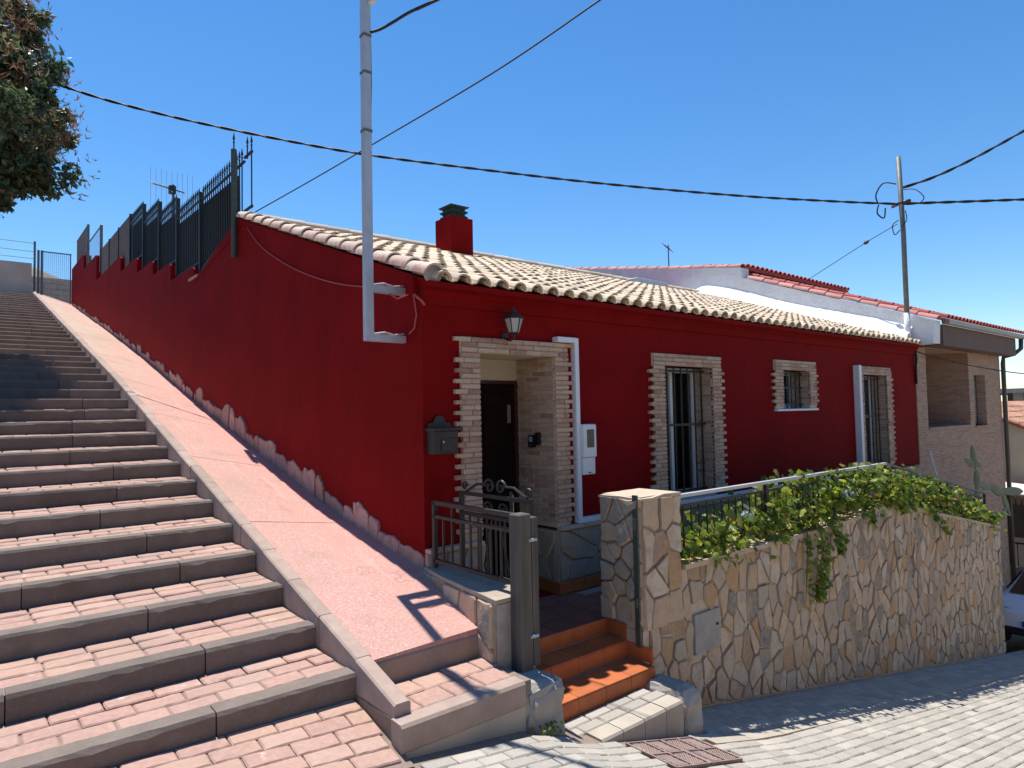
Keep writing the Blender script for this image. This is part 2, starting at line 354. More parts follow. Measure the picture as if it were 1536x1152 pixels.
def leafm(name, stops, trans=.35, rough=.45):
    m = N(name); r = m.rand(); col = m.ramp(r, stops); col = m.mix(m.rmap(m.noise(2.2, 3, .6), .4, .7, 0, .5), col, stops[0][1])
    m.done(col, rough, .4); tr = m.n('BsdfTranslucent'); m.l(m.hsv(col, .49, 1.1, 1.5), tr.inputs[0]); mx = m.n('MixShader'); mx.inputs[0].default_value = trans
    m.l(m.b.outputs[0], mx.inputs[1]); m.l(tr.outputs[0], mx.inputs[2]); m.l(mx.outputs[0], m.out.inputs[0]); return m.m
M['vine'] = leafm('vine_leaf', [(0, (.065,.115,.02)), (.35, (.13,.20,.03)), (.65, (.24,.31,.045)), (.9, (.38,.39,.07)), (1, (.25,.14,.07))], .48)
M['treeleaf'] = leafm('tree_leaf', [(0, (.045,.078,.036)), (.5, (.08,.12,.058)), (.8, (.12,.16,.08)), (1, (.17,.19,.12))], .35, .4)
M['treeflower'] = leafm('tree_rust_cluster', [(0, (.18,.11,.06)), (.5, (.25,.155,.085)), (1, (.32,.2,.115))], .2, .7)
M['bark'] = simple('bark', (.13,.10,.08), (.08,.062,.05), 8, .9, .8, 30, .02)
M['vinestem'] = simple('vine_stem', (.15,.12,.07), (.10,.085,.05), 12, .85, .4, 60, .004)
M['petal'] = leafm('pale_blue_petal', [(0, (.50,.55,.72)), (1, (.66,.69,.8))], .3, .6)
M['cactus'] = simple('cactus_skin', (.085,.115,.06), (.13,.155,.09), 9, .6, .3, 60, .004, .12, .4)
M['ground'] = simple('dry_ground', (.30,.24,.17), (.22,.175,.125), .6, .95, .6, 8, .05)
M['hill'] = simple('far_hill', (.22,.21,.17), (.16,.16,.13), .02, .95, .3, .3, .5)
M['carpaint'] = simple('car_paint', (.80,.80,.80), (.79,.79,.79), 3, .25, 0, 50, .001, 0, .5, .0)
M['carglass'] = simple('car_glass', (.012,.014,.016), (.014,.016,.018), 3, .05, 0, 50, .001, 0, .7)
M['tyre'] = simple('tyre_rubber', (.018,.018,.018), (.03,.029,.028), 12, .85, .2, 60, .002)
M['plate'] = simple('number_plate', (.72,.72,.70), (.70,.70,.68), 3, .5, 0, 50, .001)
M['blue'] = simple('plate_blue', (.02,.06,.35), (.02,.06,.33), 3, .5, 0, 50, .001)
M['lamp'] = simple('headlight_lens', (.35,.36,.38), (.5,.51,.53), 30, .1, .1, 40, .002, 0, .7)
M['beige'] = simple('beige_render', (.50,.43,.33), (.42,.36,.28), 1.5, .9, .3, 40, .006)
M['awning'] = simple('pale_awning', (.70,.66,.56), (.62,.58,.50), 3, .8, .1, 60, .002)

# ------------------------------------------------------------------ shared geometry helpers
def top_of(o):
    while o.parent is not None: o = o.parent
    return o
def piece(name, me, parent, loc, rot=None, scale=None):
    o = bpy.data.objects.new(name, me); COL.objects.link(o); o.parent = parent
    o.location = Vector(loc)-Vector(top_of(parent).location)
    if rot is not None: o.rotation_euler = rot
    if scale is not None: o.scale = scale
    return o
def part(mb, parent, name, mat, smooth=False, **kw):
    loc = Vector(top_of(parent).location); mb.v = [(v[0]-loc.x, v[1]-loc.y, v[2]-loc.z) for v in mb.v]
    return mb.obj(name, mat, parent, smooth, **kw)
def interp(x, pts):
    if x <= pts[0][0]:
        (a, b), (c, d) = pts[0], pts[1]; return b+(d-b)*(x-a)/(c-a)
    for (a, b), (c, d) in zip(pts, pts[1:]):
        if x <= c: return b+(d-b)*(x-a)/(c-a)
    (a, b), (c, d) = pts[-2], pts[-1]; return b+(d-b)*(x-a)/(c-a)
def clip(poly, a, b, c):                 # keep a*x+b*y <= c
    out = []
    for i in range(len(poly)):
        p, q = poly[i], poly[(i+1) % len(poly)]; dp = a*p[0]+b*p[1]-c; dq = a*q[0]+b*q[1]-c
        if dp <= 0: out.append(p)
        if (dp < 0 < dq) or (dq < 0 < dp):
            t = dp/(dp-dq); out.append((p[0]+(q[0]-p[0])*t, p[1]+(q[1]-p[1])*t))
    return out
def area(poly): return .5*sum(poly[i][0]*poly[(i+1) % len(poly)][1]-poly[(i+1) % len(poly)][0]*poly[i][1] for i in range(len(poly)))
def cells(u0, u1, v0, v1, du, dv, jit=.42, top=None, bot=None):
    """irregular stones: voronoi cells of a jittered grid inside a (u, v) field"""
    pts = []; nr = max(1, round((v1-v0)/dv)); nc = max(1, round((u1-u0)/du))
    for r in range(nr):
        for c in range(nc):
            pts.append((u0+(c+.5+(.5 if r % 2 else 0)*.6-.15+random.uniform(-jit, jit))*(u1-u0)/nc, v0+(r+.5+random.uniform(-jit, jit))*(v1-v0)/nr))
    k = du/dv; res = []
    P = np.array([(p[0], p[1]*k) for p in pts])
    for i, p in enumerate(P):
        d = np.hypot(*(P-p).T); poly = [(u0, v0*k), (u1, v0*k), (u1, v1*k), (u0, v1*k)]
        for j in np.argsort(d)[1:19]:
            q = P[j]; a, b = q-p; c = (q@q-p@p)/2; poly = clip(poly, a, b, c)
            if len(poly) < 3: break
        poly = [(x, y/k) for x, y in poly]
        if len(poly) < 3: continue
        if top:
            cx = sum(q[0] for q in poly)/len(poly); s = (top(cx+.05)-top(cx-.05))/.1; poly = clip(poly, -s, 1, top(cx)-s*cx)
        if bot and len(poly) > 2:
            cx = sum(q[0] for q in poly)/len(poly); s = (bot(cx+.05)-bot(cx-.05))/.1; poly = clip(poly, s, -1, -bot(cx)+s*cx)
        if len(poly) > 2 and abs(area(poly)) > .25*du*dv*.25: res.append(poly)
    return res
def stone_mesh(poly, O, U, V, Nn, gap=.009, h=.03):
    """one flagstone: a rough polygon with a chamfered, slightly tilted face. returns MB"""
    c = np.mean(poly, axis=0); pts = []
    n = len(poly)
    for i in range(n):
        p = np.array(poly[i]); q = np.array(poly[(i+1) % n]); L = np.linalg.norm(q-p)
        if L < .02: continue
        nrm = np.array([q[1]-p[1], p[0]-q[0]])/L; nrm = nrm*(1 if area([tuple(t) for t in poly]) > 0 else -1)
        if L < .05: pts.append(p+(q-p)*.5); continue
        pts.append(p+(q-p)*random.uniform(.06, .14)+nrm*random.uniform(-.007, .004))
        if L > .16: pts.append(p+(q-p)*random.uniform(.4, .6)+nrm*random.uniform(-.012, .006))
        pts.append(p+(q-p)*random.uniform(.86, .95)+nrm*random.uniform(-.007, .004))
    ring = []
    for p in pts:
        d = c-p; L = np.linalg.norm(d)+1e-6; ring.append(p+d/L*min(gap, L*.3))
    O, U, V, Nn = map(lambda a: np.array(a, float), (O, U, V, Nn)); m = MB(); k = len(ring)
    if k < 3: return None
    ta, tb = random.uniform(-.06, .06), random.uniform(-.06, .06); hh = h*random.uniform(.55, 1.15)
    def P(p, z): return O+U*p[0]+V*p[1]+Nn*z
    r0 = [P(p, -.012) for p in ring]; r1 = [P(p, hh*.55+ta*(p-c)[0]) for p in ring]
    r2 = []
    for p in ring:
        d = c-p; L = np.linalg.norm(d)+1e-6; q = p+d/L*min(.010, L*.3); r2.append(P(q, hh+ta*(q-c)[0]+tb*(q-c)[1]+random.uniform(-.003, .003)))
    vs = r0+r1+r2+[P(c, hh+random.uniform(0, .006))]
    fs = [(j, (j+1) % k, k+(j+1) % k, k+j) for j in range(k)]+[(k+j, k+(j+1) % k, 2*k+(j+1) % k, 2*k+j) for j in range(k)]+[(2*k+j, 2*k+(j+1) % k, 3*k) for j in range(k)]
    if np.dot(np.cross(U, V), Nn)*area([tuple(r) for r in ring]) < 0: fs = [f[::-1] for f in fs]
    m.add(vs, fs); m.rim = [0 if j >= 2*k else 1 for j in range(3*k)]; return m
def two(o, rims, mat2):
    o.data.materials.append(mat2)
    if len(o.data.polygons) == len(rims): o.data.polygons.foreach_set('material_index', rims)
    return o
def stones(polys, O, U, V, Nn, parent, mat, limit=300, gap=.009, h=.03, name='stone', budget=None):
    """stones as parts of their wall; the ones past the limit joined into one part"""
    cs = [(camdist(np.array(O, float)+np.array(U, float)*np.mean(p, axis=0)[0]+np.array(V, float)*np.mean(p, axis=0)[1]), i) for i, p in enumerate(polys)]
    order = [i for _, i in sorted(cs)]; rest = MB(); rr = []; rim = M['stone_rim']
    for k, i in enumerate(order):
        m = stone_mesh(polys[i], O, U, V, Nn, gap, h)
        if m is None: continue
        if k < limit: two(part(m, parent, name, mat), m.rim, rim)
        else: rest.add(m.v, m.f); rr += m.rim
    if rest.v: two(part(rest, parent, 'far_'+name+'s', mat, kind='stuff'), rr, rim)

# ------------------------------------------------------------------ profiles of the place
STREET = [(-9, -.12), (-3, -.50), (-1.2, -.72), (-.3, -.84), (.12, -.99), (2, -1.49), (11.25, -3.24), (20, -4.75), (34, -6.4), (60, -8)]
def street_z(x): return interp(x, STREET)
def nos(i): return (-1.02+.617*i, -.42+.1635*i if i <= 14 else -.42+.1635*14+.15*(i-14))
NSTEP = 40
def noseline(y):
    i = (y+1.02)/.617; return -.42+.1635*i if i <= 14 else -.42+.1635*14+.15*(i-14)
WALLB = [(-1.25, -.40), (.06, -.125), (1.83, .20), (4.12, .75), (7.45, 1.57), (10.91, 2.48), (14.71, 3.40), (23.4, 5.42)]
def ramp_w(y): return interp(y, WALLB)
def ramp_k(y): return noseline(y)+.045
XK0, XK1 = -1.165, -1.055               # kerb between stairs and ramp
XS0 = -4.3                               # far side of the stairs

# ------------------------------------------------------------------ ground
def ground_z(x, y):
    s = street_z(max(min(x, 60), -30)) if x > -9 else -.12+(-9-x)*.03
    z = s-.16
    if y > -1.6:
        h = .245*min(y+1.6, 27)-.95+(.06*(y-25.4) if y > 25.4 else 0)
        if x < 0: z = max(min(h, 8), -1.2) if y < 60 else 8
        else:
            t = min(1, max(0, (y-9)/12)); z = z*(1-t)+t*min(1.5, h*.5)
    far = max(0, math.hypot(x, y)-60)
    return z-min(14, far*.05)
gx = [-900, -400, -150, -60, -30, -14, -9]+[-9+.75*k for k in range(1, 40)]+[24, 30, 45, 70, 150, 400, 900]
gy = [-900, -400, -150, -60, -25, -12]+[-9+.75*k for k in range(0, 48)]+[32, 45, 70, 150, 400, 900]
g = MB().grid([[(x, y, ground_z(x, y)-.02) for x in gx] for y in gy]).obj('ground', M['ground'], smooth=True)
tag(g, 'dry earth ground of the hillside around the houses', 'ground', kind='structure')

# ------------------------------------------------------------------ street
st = thing('street', 'steep grey paved street in front of the stone garden wall', 'street', (4, -3.5, street_z(4)), kind='structure')
xs = sorted(set([x for x, _ in STREET]+[-9+.5*k for k in range(0, 139)]))
part(MB().grid([[(x, y, street_z(x)-.019) for x in xs] for y in (-9.5, -5.0, -1.28)]), st, 'bedding', M['grout'])
PL, PW = .205, .104
pm = MB(); c = .007
def paver_mesh(l, w, h=.05, c=.007, irr=.0):
    m = MB(); x, y = l/2, w/2
    def ring(i, z, j): return [(-x+i+random.uniform(-j, j), -y+i+random.uniform(-j, j), z), (x-i+random.uniform(-j, j), -y+i+random.uniform(-j, j), z), (x-i+random.uniform(-j, j), y-i+random.uniform(-j, j), z), (-x+i+random.uniform(-j, j), y-i+random.uniform(-j, j), z)]
    vs = ring(0, -h, 0)+ring(0, -c, irr)+ring(c, 0, irr)
    fs = [(8, 9, 10, 11)]+[(k, (k+1) % 4, 4+(k+1) % 4, 4+k) for k in range(4)]+[(4+k, 4+(k+1) % 4, 8+(k+1) % 4, 8+k) for k in range(4)]
    return m.add(vs, fs)
street_me = [paver_mesh(PL-.008, PW-.008, .05, .008, .0025).mesh('street_paver', M['streetpaver']) for _ in range(6)]
spots = []
def street_rot(x):
    s = (street_z(x+.1)-street_z(x-.1))/.2; return -math.atan(s)
row = 0; y = -1.36
BAND = (-2.044, -1.924)
def blocked(x, y):
    if y > -1.70 and x < 1.5: return True
    if x < -1.22 and y > -1.80: return True
    if .05 < x < 1.5 and y > -1.84: return True
    if .38 < x < 1.16 and -2.33 < y < -1.86: return True
    return False
while y > -8.6:
    if True:
        x = -8.8+(PL/2 if row % 2 else 0)
        while x < 19:
            if not blocked(x, y) and not (x > 1.16 and BAND[0] < y < BAND[1]) and not (x < -4.5 and y > -1.7): spots.append((x, y))
            x += PL*math.cos(street_rot(x))
    y -= PW; row += 1
vis = []
for (x, y) in spots:
    q = RC@(np.array([x, y, street_z(x)])-CAM)
    vv = q[2] > .3 and -20 < 768+FPX*q[0]/q[2] < 1556 and 0 < 576+FPX*q[1]/q[2] < 1165
    vis.append((0 if vv else 1, camdist((x, y, street_z(x)))))
order = sorted(range(len(spots)), key=lambda i: vis[i]); rest = MB()
proto_v = [[tuple(v.co) for v in me.vertices] for me in street_me]; proto_f = [tuple(p.vertices) for p in street_me[0].polygons]
for k, i in enumerate(order):
    x, y = spots[i]; a = street_rot(x)+random.uniform(-.012, .012); dz = random.uniform(-.003, .003); j = random.randrange(6)
    if k < 300: piece('paver', street_me[j], st, (x, y, street_z(x)+dz), (random.uniform(-.012, .012), a, random.uniform(-.012, .012)))
    else:
        R = Matrix.Rotation(a, 3, 'Y')@Matrix.Rotation(random.uniform(-.012, .012), 3, 'Z')
        rest.add([R@Vector(v)+Vector((x, y, street_z(x)+dz)) for v in proto_v[j]], proto_f)
part(rest, st, 'far_pavers', M['streetpaver'], kind='stuff')
x = 1.25
while x < 18:                             # flush pale band
    L = .5; x2 = x+L-.008
    m = MB().prism([(x, BAND[0]+.01, street_z(x)-.04), (x2, BAND[0]+.01, street_z(x2)-.04), (x2, BAND[1]-.01, street_z(x2)-.04), (x, BAND[1]-.01, street_z(x)-.04)], (0, 0, .041+random.uniform(0, .003)))
    if not (.3 < x+.25 < 1.25): part(m, st, 'edging_slab', M['plaster_cream'])
    x += L
# drain covers
def grate(x0, x1, y0, y1, lab):
    o = thing('drain_cover', lab, 'drain cover', ((x0+x1)/2, (y0+y1)/2, street_z((x0+x1)/2)), 'iron drain covers in the street')
    z = lambda x: street_z(x)+.004
    part(MB().prism([(x0, y0, z(x0)-.05), (x1, y0, z(x1)-.05), (x1, y1, z(x1)-.05), (x0, y1, z(x0)-.05)], (0, 0, .04)), o, 'plate', M['grate'])
    fr = MB()
    for a, b in (((x0, y0), (x1, y0)), ((x1, y0), (x1, y1)), ((x1, y1), (x0, y1)), ((x0, y1), (x0, y0)), (((x0+x1)/2, y0), ((x0+x1)/2, y1)), ((x0, (y0+y1)/2), (x1, (y0+y1)/2))):
        fr.bar((a[0], a[1], z(a[0])-.003), (b[0], b[1], z(b[0])-.003), .012, .014)
    part(fr, o, 'frame', M['grate'])
    rb = MB()
    for qx in range(2):
        for qy in range(2):
            ax0 = x0+(x1-x0)/2*qx+.02; ax1 = x0+(x1-x0)/2*(qx+1)-.02; ay0 = y0+(y1-y0)/2*qy+.02; ay1 = y0+(y1-y0)/2*(qy+1)-.02
            n = 13; sgn = 1 if (qx+qy) % 2 else -1
            for k in range(-n, n+1):
                t = (ax0+ax1)/2+k*.024; seg = []
                for s in np.linspace(0, 1, 12):
                    px = t+sgn*(s-.5)*(ay1-ay0); py = ay0+s*(ay1-ay0)
                    if ax0 <= px <= ax1: seg.append((px, py))
                if len(seg) > 2: rb.bar((seg[0][0], seg[0][1], z(seg[0][0])-.006), (seg[-1][0], seg[-1][1], z(seg[-1][0])-.004), .009, .010)
    part(rb, o, 'ribs', M['grate'], kind='stuff')
grate(.40, .76, -2.31, -1.89, 'rusty iron drain cover in the street, the uphill one of the pair')
grate(.78, 1.14, -2.31, -1.89, 'rusty iron drain cover in the street, the downhill one of the pair')

# ------------------------------------------------------------------ public stairs
sw = thing('stairs', 'long public stairway of pink pavers with grey concrete step edges', 'stairs', (-2.5, -1.0, -.6), kind='structure')
core = MB(); EW = .135
pav = []                                  # (x, y, z, len, wid, tilt)
for i in range(NSTEP):
    y, z = nos(i); y2, z2 = nos(i+1); dz = .0
    core.box((XS0, y+.03, z-.9), (XK0+.02, y2+.05, z-.013))
    # edge stones
    xx = XK0-.004; first = True
    while xx > XS0:
        L = (1.02 if not first else random.uniform(.55, 1.0)); first = False; xa = max(XS0, xx-L+.008)
        m = MB(); ch = .014; hh = z-nos(i-1)[1]+.03 if i else .19
        prof = [(y+EW, z-hh), (y+.004, z-hh), (y, z-ch*1.6), (y+ch, z-.001), (y+EW, z)]
        jit = random.uniform(-.004, .004)
        ns = 12 if i < 12 else 1; rows_ = []
        for q in range(ns+1):
            e1, e2 = (random.uniform(-.003, .003), random.uniform(-.005, .004)) if ns > 1 else (0, 0); chip = random.random() < .10 and ns > 1
            pr2 = [prof[0], prof[1], (prof[2][0], prof[2][1]+e1-(.012 if chip else 0)), (prof[3][0]+e2*.6+(.010 if chip else 0), prof[3][1]-.001), prof[4]]
            rows_.append([(xa+(xx-xa)*q/ns, p[0]+jit, p[1]+jit*.6) for p in pr2+[pr2[0]]])
        m.grid(rows_); m.f = [f[::-1] for f in m.f]; m.add(rows_[0][:5], [(0, 1, 2, 3, 4)]); m.add(rows_[-1][:5], [(4, 3, 2, 1, 0)]); part(m, sw, 'step_edge', M['step']); xx -= L
    # pavers of the tread
    rows = 3; depth = (y2-.006)-(y+EW+.006); w = depth/rows
    for r in range(rows):
        yc = y+EW+.006+w*(r+.5); x = XK0-.012; k = 0
        off = random.choice((.5, .75, 1.0)) if r % 2 else 1.0
        while x > XS0+.05:
            L = .262*(off if k == 0 else 1)*random.choice((1, 1, 1, .97)); pav.append((x-L/2, yc, z+.006*(r-1)+random.uniform(-.004, .004), L, w)); x -= L; k += 1
# landing below the first step
def land_z(x, y):
    t = (y+1.02)/-.66; a = -.575+(-1.2-x)*.03; b = street_z(x)+.012; return a+(b-a)*t
for r in range(5):
    yc = -1.02-.066-.13*r; x = XK0-.02+(.0 if r < 3 else -.03); k = 0
    while x > XS0:
        L = .262*(random.choice((.5, .8)) if k == 0 and r % 2 else 1); pav.append((x-L/2, yc, land_z(x-L/2, yc), L, .13)); x -= L; k += 1
core.grid([[(x, y, land_z(x, y)-.016) for x in np.linspace(XS0, XK0, 22)] for y in np.linspace(-1.72, -1.0, 5)])
part(core, sw, 'core', M['grout'])
def rough_paver(L, w, top=0.0, h=.05):
    m = MB(); nx = 5; ring = []
    hx, hy = L/2-.0035, w/2-.0035
    for k in range(nx): ring.append((-hx+2*hx*k/nx, -hy+random.uniform(-.004, .003)))
    for k in range(2): ring.append((hx+random.uniform(-.004, .003), -hy+2*hy*k/2))
    for k in range(nx): ring.append((hx-2*hx*k/nx, hy+random.uniform(-.003, .004)))
    for k in range(2): ring.append((-hx+random.uniform(-.003, .004), hy-2*hy*k/2))
    n = len(ring); b = [(x, y, -h) for x, y in ring]; a = [(x, y, -.008) for x, y in ring]; t = [(x*(1-.018/L), y*(1-.018/w), random.uniform(-.0015, .0015)) for x, y in ring]
    return m.add(b+a+t+[(0, 0, .002)], [(j, (j+1) % n, n+(j+1) % n, n+j) for j in range(n)]+[(n+j, n+(j+1) % n, 2*n+(j+1) % n, 2*n+j) for j in range(n)]+[(2*n+j, 2*n+(j+1) % n, 3*n) for j in range(n)])
REF_L, REF_W = .262, .15
rp = [rough_paver(REF_L, REF_W) for _ in range(8)]; rp_me = [m.mesh('paver', M['pinkpaver']) for m in rp]
vis = []
for i, p in enumerate(pav):
    q = RC@(np.array(p[:3])-CAM); vv = q[2] > .3 and -30 < 768+FPX*q[0]/q[2] < 1536 and 576+FPX*q[1]/q[2] < 1170
    vis.append((0 if vv else 1, camdist(p[:3])))
rest = MB()
for k, i in enumerate(sorted(range(len(pav)), key=lambda i: vis[i])):
    x, y, z, L, w = pav[i]; j = random.randrange(8); sc = (L/REF_L, w/REF_W, 1); t = random.uniform(-.012, .012)
    rx = 0.0 if y > -1.02 else math.atan((land_z(x, y+.05)-land_z(x, y-.05))/.1); ry = 0 if y > -1.02 else -math.atan((land_z(x+.05, y)-land_z(x-.05, y))/.1)
    if k < 300: piece('paver', rp_me[j], sw, (x, y, z), (rx+t, ry+random.uniform(-.01, .01), random.uniform(-.012, .012)), sc)
    else:
        R = Matrix.Rotation(ry, 3, 'Y')@Matrix.Rotation(rx+t, 3, 'X'); rest.add([R@Vector((v[0]*sc[0], v[1]*sc[1], v[2]))+Vector((x, y, z)) for v in rp[j].v], rp[j].f)
part(rest, sw, 'far_pavers', M['pinkpaver'], kind='stuff')

# ------------------------------------------------------------------ ramp and its kerb
rm = thing('ramp', 'faded pink concrete ramp between the stairs and the red wall', 'ramp', (-.5, -1, -.4), kind='structure')
joints = [-1.03, 1.35, 3.35, 5.35, 7.6, 10.2, 13.2, 17.0, 20.2, 23.45]
YR = -1.03
for a, b in zip(joints, joints[1:]):
    ys = list(np.linspace(a+.006, b-.006, 7)); n = 5; rows = []
    for y in ys:
        xr = -.005 if y > 0 else -.005+y*.16
        rows.append([(XK1+.004+(xr-XK1)*t, y, ramp_k(y)*(1-t)+ramp_w(y)*t+.002) for t in np.linspace(0, 1, n)])
    m = MB().grid(rows); b2 = [[(p[0], p[1], p[2]-.5) for p in r] for r in rows]
    m.grid([b2[0], rows[0]]); m.grid([rows[-1], b2[-1]]); part(m, rm, 'ramp_slab', M['ramp'], smooth=False)
y = -1.50; k = 0
while y < 23.3:                           # kerb stones
    L = .56 if k else .50; y2 = min(y+L-.007, 23.4); za = ramp_k(max(y, -1.5))+.03 if y > -1.1 else ramp_k(y)+.028; zb = ramp_k(y2)+.03; j = random.uniform(-.004, .004)
    m = MB(); prof = [(XK0, -.35), (XK1, -.35), (XK1, -.012), (XK1-.012, 0), (XK0+.012, 0), (XK0, -.012)]
    vs = [(px+j, y, za+pz) for px, pz in prof]+[(px+j, y2, zb+pz) for px, pz in prof]; n = 6
    m.add(vs, [tuple(range(n))[::-1], tuple(range(n, 2*n))]+[(q, (q+1) % n, n+(q+1) % n, n+q) for q in range(n)][::1])
    m.f = [f[::-1] for f in m.f]; part(m, rm, 'kerb_stone', M['kerb']); y = y2+.007; k += 1
# riser at the foot of the ramp, its two pavers and the lower edge stone
m = MB().prism([(XK1+.004, YR-.004, -.56), (XK1+.004, YR-.004, -.405), (XK1+.004, YR+.012, -.385), (XK1+.004, YR+.1, -.355), (XK1+.004, YR+.1, -.56)], (.86, 0, 0)); part(m, rm, 'ramp_edge', M['kerb'])
YN = -1.62; ZT = -.548
part(MB().box((XK1-.12, YN+.03, -1.2), (-.19, YR+.05, ZT-.012)), rm, 'core', M['grout'])
m = MB().prism([(-1.19, YN+.12, ZT-.3), (-1.19, YN, ZT-.15), (-1.19, YN, ZT-.018), (-1.19, YN+.016, ZT), (-1.19, YN+.12, ZT+.002)], (.93, 0, 0)); part(m, rm, 'step_edge', M['kerb'])
m = MB().prism([(-1.185, YN+.012, -.70), (-.255, YN+.012, -.70), (-.255, YN+.012, -1.05), (-1.185, YN+.012, -1.0)], (0, .1, 0)); part(m, rm, 'edge_footing', M['plaster_cream'])
for r in range(2):
    yc = YN+.125+.1125+.225*r; x = XK1+.012+(0 if r else .09); xe = -.26 if r == 0 else -.2
    if r == 0: piece('paver', rp_me[1], rm, (XK1+.05, yc, ZT-.002), (0, 0, 0), (.08/REF_L, .222/REF_W, 1))
    while x < xe-.08:
        L = min(.235, xe-x); piece('paver', rp_me[random.randrange(8)], rm, (x+L/2, yc, ZT+random.uniform(-.003, .003)), (random.uniform(-.01, .01), 0, 0), (L/REF_L, .222/REF_W, 1)); x += L

# ------------------------------------------------------------------ the red house
ZF = -.63
XE = 11.4
H = thing('red_house', 'dark red single-storey house with brick-framed openings and cream tiled roof', 'house', (0, 0, ZF))
def zd(y): return 2.365+.344*(y+.18)
OPEN = [(.58, 1.605, ZF, 1.785), (3.36, 4.42, .10, 1.765), (6.17, 7.04, 1.165, 1.775), (8.91, 9.96, .10, 1.77)]
TH = .62
m = MB(); x = .3
for (a, b, z0, z1) in OPEN:
    m.box((x, 0, -1.6), (a, TH, zd(0)-.02)); m.box((a, 0, z1), (b, TH, zd(0)-.02)); m.box((a, 0, -1.6), (b, TH, z0)); x = b
m.box((x, 0, -3.6), (XE, TH, zd(0)-.02))
part(m, H, 'front_wall', M['red'])
poly = [(0, 0, -1.3), (0, 7.35, .9), (0, 7.35, 3.62), (0, 7.05, 3.66), (0, 4.95, 4.19), (0, 4.73, zd(4.73)+.02), (0, 0, zd(0))]
part(MB().prism(poly, (.3, 0, 0)), H, 'gable_wall', M['red'])
m = MB().box((.3, 7.0, -1), (XE, 7.3, 3.5)); m.prism([(XE-.25, TH, -3), (XE-.25, 7.0, -1), (XE-.25, 7.0, 3.4), (XE-.25, 4.73, zd(4.73)-.1), (XE-.25, TH, zd(TH)-.1)], (.246, 0, 0)); part(m, H, 'rear_walls', M['red'])
cor = [(0, 2.183), (-.03, 2.19), (-.036, 2.265), (-.085, 2.30), (-.09, zd(-.09)-.005), (0, zd(0)-.005)]
part(MB().prism([(0.0, a, b) for a, b in cor][::-1], (XE-.002, 0, 0)), H, 'cornice', M['red'])
# ---- roof
roof = part(MB().prism([(-.01, -.165, zd(-.165)-.05), (-.01, -.165, zd(-.165)), (-.01, 4.73, zd(4.73)), (-.01, 7.36, 3.62), (-.01, 7.36, 3.55), (-.01, 4.73, zd(4.73)-.05)][::-1], (XE, 0, 0)), H, 'roof', M['red'])
def barrel(L, r0, r1, th=.014, seg=7, h0=.075, h1=.06, up=True):
    m = MB(); ro = []; ri = []; s = 1 if up else -1
    for (yy, r, h) in ((0, r0, h0), (L, r1, h1)):
        a = []; b = []
        for k in range(seg+1):
            t = math.pi*k/seg; cx, sx = math.cos(t), math.sin(t)
            a.append((r*cx, yy, s*h*sx)); b.append(((r-th)*cx, yy, s*(h-th)*sx))
        ro.append(a); ri.append(b)
    m.grid([ro[0], ro[1]]); m.grid([ri[1], ri[0]]); m.grid([ri[0], ro[0]]); m.grid([ro[1], ri[1]])
    if s < 0: m.f = [f[::-1] for f in m.f]
    return m
SL = math.atan(.344); PITCH = .2165; EXP = .352
tile_mb = [barrel(.43, .086+random.uniform(-.003, .003), .071, h0=.08+random.uniform(-.004, .004)) for _ in range(5)]
tile_me = [t.mesh('roof_tile', M['rooftile']) for t in tile_mb]
pan_mb = barrel(.43, .078, .088, up=False, seg=4, h0=.05, h1=.055)
tl = []; pans = MB(); NC = 14
RS = Matrix.Rotation(SL, 3, 'X')
for j in range(52):
    x = .115+PITCH*j
    for c in range(NC):
        s = c*EXP; y = -.195+s*math.cos(SL); z = zd(y)+.012+.012
        if y > 4.5: continue
        if 3.0 < x < 3.62 and 3.72 < y < 4.45: continue
        tl.append((x+random.uniform(-.006, .006), y+random.uniform(-.012, .012) if c else y+random.uniform(-.006, .006), z+random.uniform(-.003, .003)))
    for c in range(NC):
        s = c*EXP; y = -.175+s*math.cos(SL)
        if j < 51 and y < 4.5: pans.add([RS@Vector(v)+Vector((x+PITCH/2, y, zd(y)+.062)) for v in pan_mb.v], pan_mb.f)
rest = MB(); order = sorted(range(len(tl)), key=lambda i: camdist(tl[i]))
for k, i in enumerate(order):
    j = random.randrange(5); ang = SL-.03+random.uniform(-.008, .008); yaw = random.uniform(-.02, .02)
    if k < 300: piece('roof_tile', tile_me[j], roof, tl[i], (ang, 0, yaw))
    else:
        R = Matrix.Rotation(yaw, 3, 'Z')@Matrix.Rotation(ang, 3, 'X'); rest.add([R@Vector(v)+Vector(tl[i]) for v in tile_mb[j].v], tile_mb[j].f)
part(rest, roof, 'far_roof_tiles', M['rooftile'], kind='stuff'); part(pans, roof, 'pan_tiles', M['rooftile'], kind='stuff')
vm = barrel(.42, .105, .09, h0=.105, h1=.09, th=.016, seg=10).mesh('verge_tile', M['vergetile'], True)
y = -.15; k = 0
while y < 4.6:
    piece('verge_tile', vm, roof, (.045+random.uniform(-.005, .005), y, zd(y)+.052+random.uniform(-.004, .004)), (SL-.05, 0, random.uniform(-.02, .02))); y += .335
m = MB().lathe([(.088, 0), (.088, .03)], seg=14); m.v = [tuple(Matrix.Rotation(math.pi/2, 3, 'X')@Vector(v)+Vector((.045, -.105, zd(-.1)+.05))) for v in m.v]; part(m, roof, 'mortar_plug', M['mortar_grey'])
rmesh = barrel(.42, .115, .10, h0=.09, h1=.08, th=.016, seg=8).mesh('ridge_tile', M['rooftile'])
for k in range(30):
    piece('ridge_tile', rmesh, roof, (11.1-.365*k, 4.73+random.uniform(-.01, .01), zd(4.73)+.05), (0, -.03, math.pi/2))
